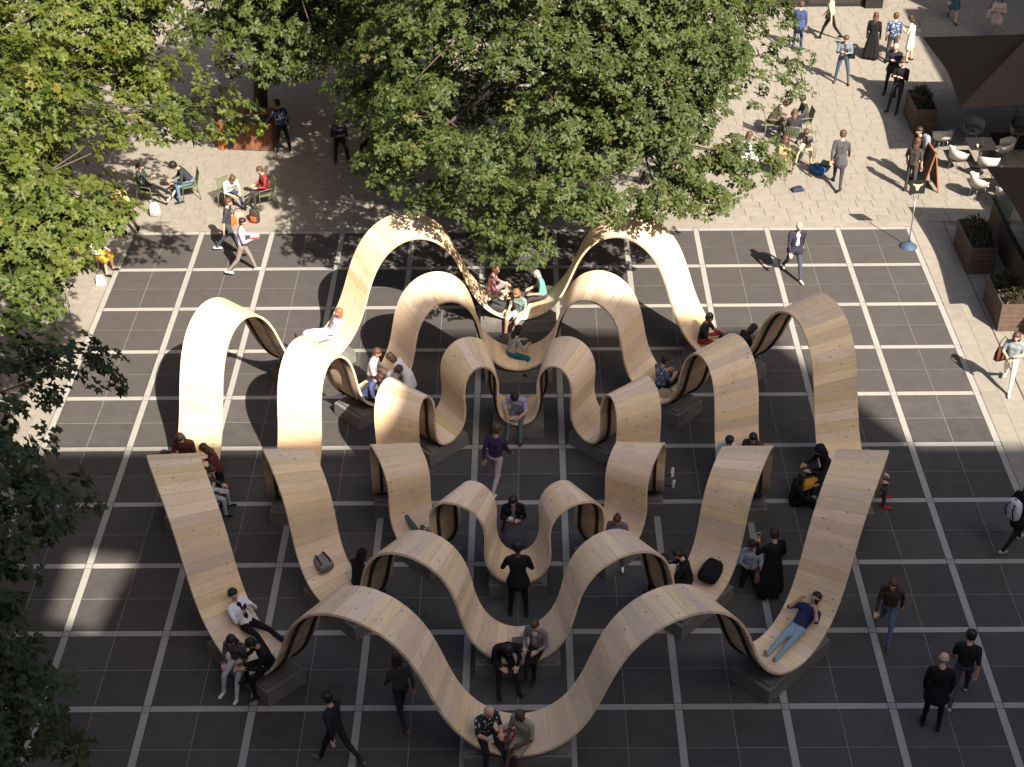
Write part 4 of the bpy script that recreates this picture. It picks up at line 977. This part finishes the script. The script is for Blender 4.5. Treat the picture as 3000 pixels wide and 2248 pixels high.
b = person('woman in white trousers and a grey tank top, carrying a coat', (22.75, -7.8), 205, 'walk', h=1.72, top=(.24, .28, .30), bottom=(.78, .75, .72), shoes=(.6, .58, .56), hair='brown', style='mid', sleeves='bare', build=.95, over=dict(armL=(12, 12, 100, 30), armR=(12, 12, 70, 40)))
handbag(b.pt((.26, .02, -.12)), R(20), 'brown leather bag of the woman in white trousers', (.10, .035, .02), .34, .36, .12)
b = person('person in black with a white backpack walking out of the picture', (21.4, -13.55), 60, 'walk', h=1.74, top=BLK, bottom=(.018, .017, .02), shoes=(.40, .33, .26), hair='dark', style='mid', coat=.2)
backpack(b.pt((0, -.22, .0)), -R(60)+math.pi, 'white backpack worn by the person leaving the picture', (.60, .60, .68))
# around the bin and the shade
person('man in a blue-black flowered shirt reaching into the litter bin', (3.72, 4.9), 330, top=(.03, .035, .07), pat='flower', col2=(.22, .26, .40), h=1.80, bottom=BLK, shoes=(.35, .32, .3), hair='black', skin='tan', over=dict(lean=10, armL=(40, 20, 20, 0), legL=(4, 9, 3), legR=(-4, 8, 3)))
chair_sit('man with folded arms sitting in the deep tree shade', 'metal chair in the deep tree shade under the man with folded arms', 5.5, 4.7, 170, 'sit', top=(.03, .03, .055), bottom=BLK, hair='dark', skin='tan', over=dict(armL=(16, 12, 96, 55), armR=(14, 12, 96, 55)))
chair_sit('person in black sitting in the darkest tree shade', 'metal chair in the darkest tree shade', 6.45, 4.65, 200, 'sit', top=BLK, bottom=BLK, hair='black', skin='tan')
chair_sit('woman in a dark flowered blouse with black tights on a chair', 'green slatted chair under the woman in the dark flowered blouse', .15, 1.8, 100, 'sit_out', h=1.66, top=(.03, .045, .04), pat='flower', col2=(.2, .15, .13), bottom=BLK, shoes=(.5, .48, .46), hair='dark', style='pony')
chair_sit('man in a dark jumper, beanie and jeans eating on a chair', 'green slatted chair under the man in the beanie', 1.3, 2.1, 250, 'sit_fwd', h=1.78, top=(.035, .04, .05), bottom=JEAN, hair='black', skin='tan', style='afro')
backpack((.48, 1.02, .002), R(15), 'pale patterned backpack on the pavement by the flowered blouse', (.50, .47, .48), (.36, .33, .36), s=.95)
chair_sit('woman in a white T-shirt and jeans bending over her lap', 'green slatted chair under the woman in the white T-shirt', 2.6, 1.45, 140, 'sit_fwd', h=1.66, top=(.70, .62, .60), bottom=(.035, .06, .13), hair='brown', style='bun', sleeves='short')
chair_sit('woman in a red cardigan with short grey-brown hair', 'green slatted chair under the woman in the red cardigan', 3.6, 1.55, 245, 'sit_cross', h=1.66, top=(.32, .04, .045), bottom=(.05, .04, .04), hair='brown', style='short', open_front=(.05, .03, .03))
handbag((2.95, .72, .002), R(20), 'pink and white shopping bag between the two seated women', (.60, .25, .22), .3, .28, .14, .12)
backpack((3.42, .62, .002), R(-20), 'black and orange backpack at the feet of the red cardigan', (.05, .035, .03), (.40, .09, .03), s=.9)
green_chair(-.35, .45, 120, 'green slatted chair under the person in yellow at the plaza corner')
person('person in a pale yellow top and black vest sprawled in a chair', (-.30, .42, S+.008), 150, 'sit_out', seat=True, top=(.62, .45, .18), bottom=(.06, .04, .04), hair='auburn', style='mid', open_front=(.02, .02, .02), shoes=BLK)
b = person('man in a dark T-shirt with an orange bag walking behind another', (3.0, -1.1), 85, 'walk2', h=1.76, top=(.05, .045, .06), bottom=(.05, .06, .08), shoes=(.66, .64, .62), hair='auburn', sleeves='short', skin='pink')
handbag(b.pt((-.10, .12, -.10)), R(60), 'bright orange shoulder bag of the walking man', (.52, .13, .03), .32, .26, .12)
b = person('man in a lilac shirt and grey trousers carrying a food box', (3.55, -2.2), 85, 'walk', h=1.76, top=(.52, .44, .62), bottom=(.22, .19, .17), shoes=(.70, .68, .66), hair='dark', over=dict(armL=(18, 10, 88, 25), armR=(18, 10, 88, 25)))
o = empty('food_box', b.hand(1), R(10), 'red and white food box carried by the man in lilac', 'box'); m = MB(); m.box(-.11, -.08, 0, .11, .08, .06, taper=-.01); m.build('tray', cloth((.62, .10, .09)), o); m = MB(); m.box(-.118, -.088, .061, .118, .088, .075); m.build('lid', M_whitep, o)
green_chair(-.55, -2.05, 100, 'green slatted chair with the yellow jacket near the tree')
person('person in a yellow skirt and white top seated under the oak edge', (-.5, -2.05, S+.008), 110, 'sit', seat=True, h=1.64, top=(.66, .65, .68), bottom=(.62, .40, .06), hair='dark', style='mid', skirt=.42, legs='bare')
handbag((-.25, -2.75, .002), R(5), 'white paper carrier bag standing on the pavement', (.80, .78, .76), .24, .3, .1, .12)
green_chair(-1.0, -4.2, 165, 'empty green slatted chair at the side of the plaza')
# --- outer ring, far side
person('reclining woman in a pale lilac dress with ginger hair', onring(RO, 140.2, .58), 258, 'recline', seat=True, h=1.66, top=(.52, .47, .62), pat='flower', col2=(.62, .58, .68), bottom=(.50, .46, .60), legs='bare', skirt=.62, hair='ginger', style='mid', over=dict(root=38, legL=(48, 6, 6), legR=(52, 4, 14), armR=(-6, 20, 14, 0), armL=(10, 16, 40, 20)))
person('bald sunburnt man in a pink shirt sitting on the far timber seat', onring(RO, 174.5, .78), 95, 'sit_ground', seat=True, top=(.42, .20, .24), bottom=(.22, .20, .20), legs='bare', skin='pink', style='bald', hair='ginger', sleeves='short')
person('ginger-haired person in a grey-green patterned shirt and blue shorts', onring(RO, 180.5, .18), 215, 'sit', seat=True, h=1.70, top=(.16, .24, .22), pat='flower', col2=(.50, .55, .50), bottom=(.34, .44, .56), legs='bare', skin='pink', hair='ginger', style='mid', sleeves='short')
person('woman in a turquoise top with white hair on the far seat', onring(RO, -175, .72), 262, 'sit', seat=True, h=1.64, top=(.16, .40, .36), bottom=(.06, .04, .05), hair='grey', style='mid', sleeves='bare', skin='pink', over=dict(legL=(88, 10, 60), legR=(86, 8, 66)))
backpack(onring(RO, 175.5, .22), R(70), 'dark grey and orange rucksack lying by the bald man in pink', (.05, .05, .055), (.50, .18, .07), flat=True)
handbag(onring(RO, 178.6, .5), R(30), 'brown wicker-coloured bag in the middle of the far seat', (.20, .11, .06), .34, .24, .2, .16)
handbag(onring(RO, 177.4, .16), R(10), 'small black and white pouch beside the rucksack', (.35, .35, .33), .22, .12, .14, .08)
person('woman in a striped top and teal trousers with long black hair', onring(RM, 178, .55), 60, 'sit_xleg', seat=True, h=1.64, top=(.10, .10, .12), pat='stripe', col2=(.55, .54, .50), bottom=(.02, .10, .15), hair='black', style='long', skin='tan')
b = person('man in a lavender shirt and grey trousers reading a tablet', onring(RI, 180, .45), 192, 'sit_fwd', seat=True, h=1.78, top=(.40, .38, .58), bottom=(.10, .13, .14), hair='black', skin='tan', sleeves='short', shoes=(.10, .04, .03), over=dict(legL=(76, 8, 44), legR=(80, 4, 52), lean=26, head=(34, 0)))
o = empty('tablet', b.pt((0, .27, .10)), -R(192), 'white tablet on the lap of the man in lavender', 'tablet'); m = MB(); m.box(-.10, -.01, 0, .10, .14, .012); m.build('body', M_whitep, o)
person('man in a white shirt with short brown hair at the far timber bend', onring(RM, 138.5, .92), 100, 'sit', seat=True, top=(.70, .69, .70), bottom=(.05, .05, .06), hair='auburn', skin='pink')
person('man in a blue polo shirt and dark trousers hunched forward', onring(RM, 131.5, .42), 105, 'sit_fwd', seat=True, top=(.070, .095, .22), bottom=(.018, .018, .026), hair='auburn', sleeves='short', skin='pink')
b = person('person in a white shirt bending over beside a white blazer', onring(RM, 140.5, .30), 150, 'sit_fwd', seat=True, top=(.74, .73, .78), bottom=(.60, .58, .62), hair='brown', style='mid')
person('person in a bright white blazer with brown hair leaning in', (8.42, -8.42, 0), 280, 'stand', h=1.66, top=(.80, .79, .80), bottom=(.74, .73, .76), coat=.24, hair='brown', style='mid', over=dict(lean=38, head=(20, 0), armL=(40, 10, 40, 20), armR=(40, 10, 40, 20)))
o = empty('paper_sheet', onring(RM, 135, .45), R(20), 'open white food paper on the bend beside the blue polo', 'paper'); m = MB(); m.box(-.28, -.2, .004, .28, .2, .010); m.build('sheet', M_whitep, o)
person('man in a blue flowered shirt with legs stretched along the timber', onring(RM, -136.5, .5), 58, 'sit_out', seat=True, top=(.09, .11, .20), pat='flower', col2=(.5, .5, .56), bottom=BLK, shoes=(.74, .74, .76), hair='black', skin='tan', sleeves='short', over=dict(legL=(96, 6, 10), legR=(100, 6, 22), lean=2))
handbag(onring(RM, -133, .35), R(-20), 'grey and yellow soft bag in front of the stretched-out man', (.42, .36, .22), .36, .16, .2, .1)
b = person('man in a black T-shirt and red shorts holding a camera', onring(RO, -139.5, .30), 115, 'sit_ground', seat=True, top=(.02, .02, .025), bottom=(.34, .04, .03), legs='bare', hair='dark', skin='tan', sleeves='short', over=dict(armL=(40, 10, 70, 20), armR=(40, 10, 70, 20)))
o = empty('camera_body', b.hand(1), -R(115), 'black camera held by the man in red shorts', 'camera'); m = MB(); m.box(-.06, -.03, -.02, .06, .03, .06); m.build('body', M_black, o); m = MB(); m.tube([(0, .03, .02), (0, .10, .02)], .03, 10); m.build('lens', M_frame, o)
person('person in black hunched by the tall side arch', onring(RO, -133, .62), 70, 'sit_fwd', seat=True, top=BLK, bottom=BLK, hair='black', style='mid', skin='tan')
backpack(onring(RO, -131, .35), R(20), 'black backpack beside the person hunched by the side arch', BLK)
# --- sides
person('dark-haired man in sunglasses on the hidden middle-ring seat', onring(RM, -95.6, .25), 195, 'sit', seat=True, h=1.80, top=(.45, .5, .62), bottom=BLK, hair='black', skin='tan')
person('curly black-haired woman beside the man in sunglasses', onring(RM, -96, .8), 200, 'sit', seat=True, h=1.72, top=(.08, .05, .06), bottom=BLK, hair='black', style='long', skin='tan')
person('figure in a black hoodie sitting on the inside of the outer ring', onring(RO, -91.5, .12), 255, 'sit_fwd', seat=True, h=1.84, top=BLK, bottom=BLK, hair='black', skin='tan', hood=True, over=dict(lean=16))
person('crouching person in black in front of the figure in the hoodie', (17.0, -12.1, .0), 80, 'sit_ground', seat=True, h=1.66, top=BLK, bottom=BLK, shoes=BLK, hair='black', style='mid', skin='tan')
handbag((17.32, -12.02, .42), R(25), 'mustard-yellow bag held between the two figures in black', (.50, .25, .05), .4, .2, .16, .12)
person('auburn-haired person in red shoes on the outside of the ring', onring(RO, -89.5, .92), 105, 'sit', seat=True, top=(.14, .07, .06), bottom=(.06, .05, .05), shoes=(.45, .03, .03), hair='auburn', style='mid')
person('dark-haired woman looking down behind the left crest', onring(RO, 95.2, .72), 185, 'sit', seat=True, h=1.80, top=(.08, .025, .025), bottom=BLK, hair='dark', style='mid', sleeves='bare', over=dict(head=(30, 0)))
person('woman in a dark red checked shirt with long auburn hair, standing', (4.5, -11.95), 265, 'stand_eat', h=1.70, top=(.06, .018, .022), pat='plaid', col2=(.16, .03, .035), bottom=BLK, hair='red', style='long', over=dict(lean=16))
person('seated person in pale jeans half hidden by the left crest', onring(RO, 86, .08), 95, 'sit', seat=True, h=1.62, top=(.05, .05, .06), bottom=(.40, .46, .52), hair='dark')
# --- near side
person('figure in a black headscarf seated on the inner edge of the bend', onring(RM, 45, .16), 40, 'sit', seat=True, h=1.66, top=BLK, bottom=BLK, hair='black', hood=True)
backpack(onring(RM, 52.5, .55), R(35), 'grey bag with silver straps lying on the middle ring', (.20, .19, .18), (.02, .02, .02), flat=True)
b = person('woman in a black cardigan and long grey skirt eating inside the rings', (10.9, -13.72), 178, 'stand_eat', h=1.70, top=BLK, bottom=(.13, .13, .17), skirt=.84, hair='black', style='long', skin='light', open_front=(.16, .15, .19))
o = empty('food_pot', b.hand(1), 0, 'white food pot held by the woman in the grey skirt', 'pot'); m = MB(); m.lathe([(.0, 0), (.04, .001), (.055, .06), (.05, .06), (.0, .04)], 12); m.build('bowl', M_whitep, o)
handbag((10.72, -13.62, .62), R(70), 'black and orange shoulder bag of the woman in the grey skirt', (.10, .03, .02), .26, .22, .1, .34)
person('tall man all in black seen from behind at the inner seat', (11.0, -15.5), 358, h=1.86, top=BLK, bottom=BLK, hair='black', skin='dark', style='afro', coat=.14, over=dict(armL=(16, 20, 88, 40), armR=(10, 16, 70, 34), legL=(2, 5, 3), legR=(-2, 5, 3)))
person('man in a dark suit hunched over his lunch on the middle ring', onring(RM, 3.4, .80), 165, 'sit_fwd', seat=True, h=1.82, top=(.016, .015, .018), bottom=(.018, .016, .02), hair='black', over=dict(lean=44, legL=(66, 6, 30), legR=(70, 10, 40), armL=(58, 14, 74, 30), armR=(52, 14, 84, 30)), collar=True)
b = person('woman in a grey blazer with a white lanyard sitting cross-legged', onring(RM, -4.2, .72), 205, 'sit_cross', seat=True, h=1.68, top=(.23, .20, .20), bottom=BLK, hair='brown', style='pony', open_front=(.55, .52, .5))
cup(Vector(onring(RM, -1.0, .35)), 'clear iced drink with a straw on the middle ring seat')
o = empty('laptop', onring(RM, -.5, .62), R(6), 'open laptop between the suited man and the woman in grey', 'laptop'); m = MB(); m.box(-.15, -.11, .002, .15, .11, .018); m.build('keyboard', M_table, o); m = MB(); m.box(-.15, .112, .004, .15, .122, .21); m.build('screen', M_whitep, o)
o = empty('drink_bottle', onring(RM, -.2, .92), 0, 'slim yellow drink bottle beside the laptop', 'bottle'); m = MB(); m.lathe([(.0, .0), (.03, .001), (.03, .15), (.014, .18), (.014, .21), (.0, .212)], 10); m.build('body', cloth((.45, .30, .02)), o); m = MB(); m.lathe([(.016, .205), (.016, .225), (.0, .226)], 10); m.build('cap', M_frame, o)
b = person('balding man in a black and white patterned shirt with a phone', onring(RO, 4.6, .68), 150, 'sit', seat=True, h=1.78, top=(.03, .03, .045), pat='flower', col2=(.55, .54, .52), bottom=(.022, .02, .03), style='bald', hair='grey', skin='pink', sleeves='short', over=dict(legL=(70, 6, 40), legR=(84, 14, 76), armR=(34, 10, 88, 16), armL=(30, 8, 80, 26)))
phone(b, 1, 'white phone held by the man in the patterned shirt', (.6, .6, .6))
person('dark-skinned man in a sand shirt and shorts with crossed legs', onring(RO, -1.0, .66), 215, 'sit_cross', seat=True, h=1.80, top=(.36, .32, .26), bottom=(.30, .25, .18), legs='bare', hair='black', skin='dark', style='bald', sleeves='short', shoes=(.03, .03, .035))
o = empty('food_tray', onring(RO, 1.6, .62), R(15), 'red paper tray of food between the two men on the nearest seat', 'tray'); m = MB(); m.box(-.17, -.13, .0, .17, .13, .07, taper=-.015); m.build('tray', cloth((.42, .03, .035)), o); m = MB(); [m.ell((random.uniform(-.1, .1), random.uniform(-.08, .08), .07), (.05, .045, .03), 7, 5) for _ in range(7)]; m.build('food', cloth((.55, .50, .44)), o)
o = empty('food_wrap', onring(RO, 1.2, .40), R(-10), 'crumpled white wrapping behind the red tray', 'paper'); m = MB(); m.ell((0, 0, .05), (.14, .11, .06), 8, 5); m.v = [(a*random.uniform(.8, 1.15), b_*random.uniform(.8, 1.15), max(.001, c*random.uniform(.7, 1.2))) for a, b_, c in m.v]; m.build('sheet', M_whitep, o)
b = person('reclining person in a white jacket and black trousers', onring(RO, 49.2, .28), 127, 'recline', seat=True, h=1.76, top=(.70, .69, .72), bottom=BLK, shoes=(.74, .73, .74), hair='black', open_front=(.014, .013, .015), over=dict(root=42, legL=(50, 6, 20), legR=(58, 10, 44)))
phone(b, 1, 'phone held by the reclining person in the white jacket')
person('long-haired woman in a checked shirt and pale jeans on the edge', onring(RO, 45.0, .86), 195, 'sit', seat=True, h=1.68, top=(.05, .042, .05), pat='plaid', col2=(.26, .23, .25), bottom=(.44, .52, .56), shoes=(.74, .73, .73), hair='black', style='long', over=dict(legL=(70, 5, 42), legR=(76, 8, 68)))
person('man in a black jumper turned to the woman in the checked shirt', onring(RO, 38.6, .74), 245, 'sit_fwd', seat=True, h=1.80, top=BLK, bottom=BLK, hair='black', skin='tan', over=dict(lean=22))
b = person('man in a navy shirt and jeans lying back on the timber slope', onring(RO, -48.8, .5), 224, 'lie', seat=True, h=1.78, top=(.022, .028, .075), bottom=(.24, .34, .40), shoes=(.30, .22, .16), hair='black', skin='tan', sleeves='short', over=dict(root=64, legL=(17, 3, 2), legR=(20, -3, 4)))
phone(b, 0, 'phone held up by the man lying in the navy shirt')
b = person('person in a long black coat on the phone, seen from behind', (16.08, -15.05), 335, 'call', h=1.76, top=BLK, bottom=BLK, hair='dark', style='short', coat=.72, build=1.12)
phone(b, 0, 'white phone at the ear of the person in the long black coat', (.65, .65, .65))
handbag((15.80, -15.05, .50), R(80), 'brown bag hanging beside the long black coat', (.16, .10, .07), .26, .3, .1, .2)
person('woman in black with tied-up brown hair eating on the bend', onring(RM, -47, .28), 275, 'sit_fwd', seat=True, h=1.74, top=BLK, bottom=BLK, hair='dark', style='bun', over=dict(lean=16))
person('dark-haired person with a pale collar beside the woman eating', onring(RM, -40.5, .20), 330, 'sit', seat=True, h=1.60, top=(.55, .50, .42), bottom=BLK, hair='black')
backpack(onring(RM, -50.5, .62), R(-30), 'large black backpack with pink badges on the middle ring', BLK, (.04, .03, .035), flat=True, s=1.25)
person('person in white shoes and a blue striped shirt on the ground beside the bend', (15.78, -14.3, .0), 190, 'sit_out', seat=True, h=1.66, top=(.30, .34, .52), pat='stripe', col2=(.6, .62, .7), bottom=BLK, shoes=(.74, .74, .75), hair='dark')
person('red-haired woman in a grey top on the inner bend', onring(RI, -47.5, .62), 190, 'sit', seat=True, h=1.60, top=(.16, .14, .17), bottom=(.10, .09, .09), shoes=(.74, .73, .74), hair='red', style='bun')
person('person in green trousers lying hidden with one leg up', onring(RI, 46, .5), 320, 'lie', seat=True, h=1.70, top=(.05, .05, .05), bottom=(.06, .12, .11), shoes=BLK, hair='dark', over=dict(root=60, legL=(66, 4, 4), legR=(30, 8, 30)))
person('person lying on the hidden inner seat with white shoes showing', onring(RI, -90, .30), 92, 'lie', seat=True, h=1.72, top=(.10, .10, .12), bottom=(.05, .05, .06), shoes=(.76, .76, .77), hair='dark', over=dict(root=62, legL=(30, 10, 4), legR=(30, 6, 6)))
# --- people crossing the plaza
person('person in a purple top and pale pink trousers striding through the middle', (10.5, -11.55), 25, 'walk', h=1.80, top=(.045, .030, .075), bottom=(.42, .34, .36), shoes=(.72, .72, .75), hair='brown', skin='tan')
person('figure in dark clothes with pale blue cuffs crossing the near plaza', (7.75, -19.3), 300, 'walk', h=1.80, top=(.022, .020, .028), bottom=(.025, .024, .03), shoes=(.16, .15, .13), hair='black')
person('person in grey-brown passing under the near arch', (8.85, -18.3), 330, 'walk2', h=1.70, top=(.10, .09, .085), bottom=(.045, .04, .042), shoes=(.15, .09, .06), hair='brown', style='mid')
person('woman in a brown jacket and blue jeans walking beside the ring', (18.2, -16.2), 200, 'walk', h=1.68, top=(.055, .035, .030), bottom=(.10, .15, .24), shoes=(.10, .06, .045), hair='auburn', style='mid', over=dict(legL=(26, 2, 8), legR=(-24, 2, 30)))
person('balding man in a black suit with a pale collar on the near plaza', (18.6, -18.5), 15, 'stand', h=1.80, top=(.014, .013, .016), bottom=(.014, .013, .016), hair='grey', style='bald', skin='pink', coat=.2)
person('dark-haired person in a black T-shirt walking with the balding man', (19.25, -17.85), 20, 'walk2', h=1.76, top=(.020, .018, .020), bottom=(.06, .06, .075), shoes=(.30, .30, .32), hair='black', sleeves='short')
finish_people()
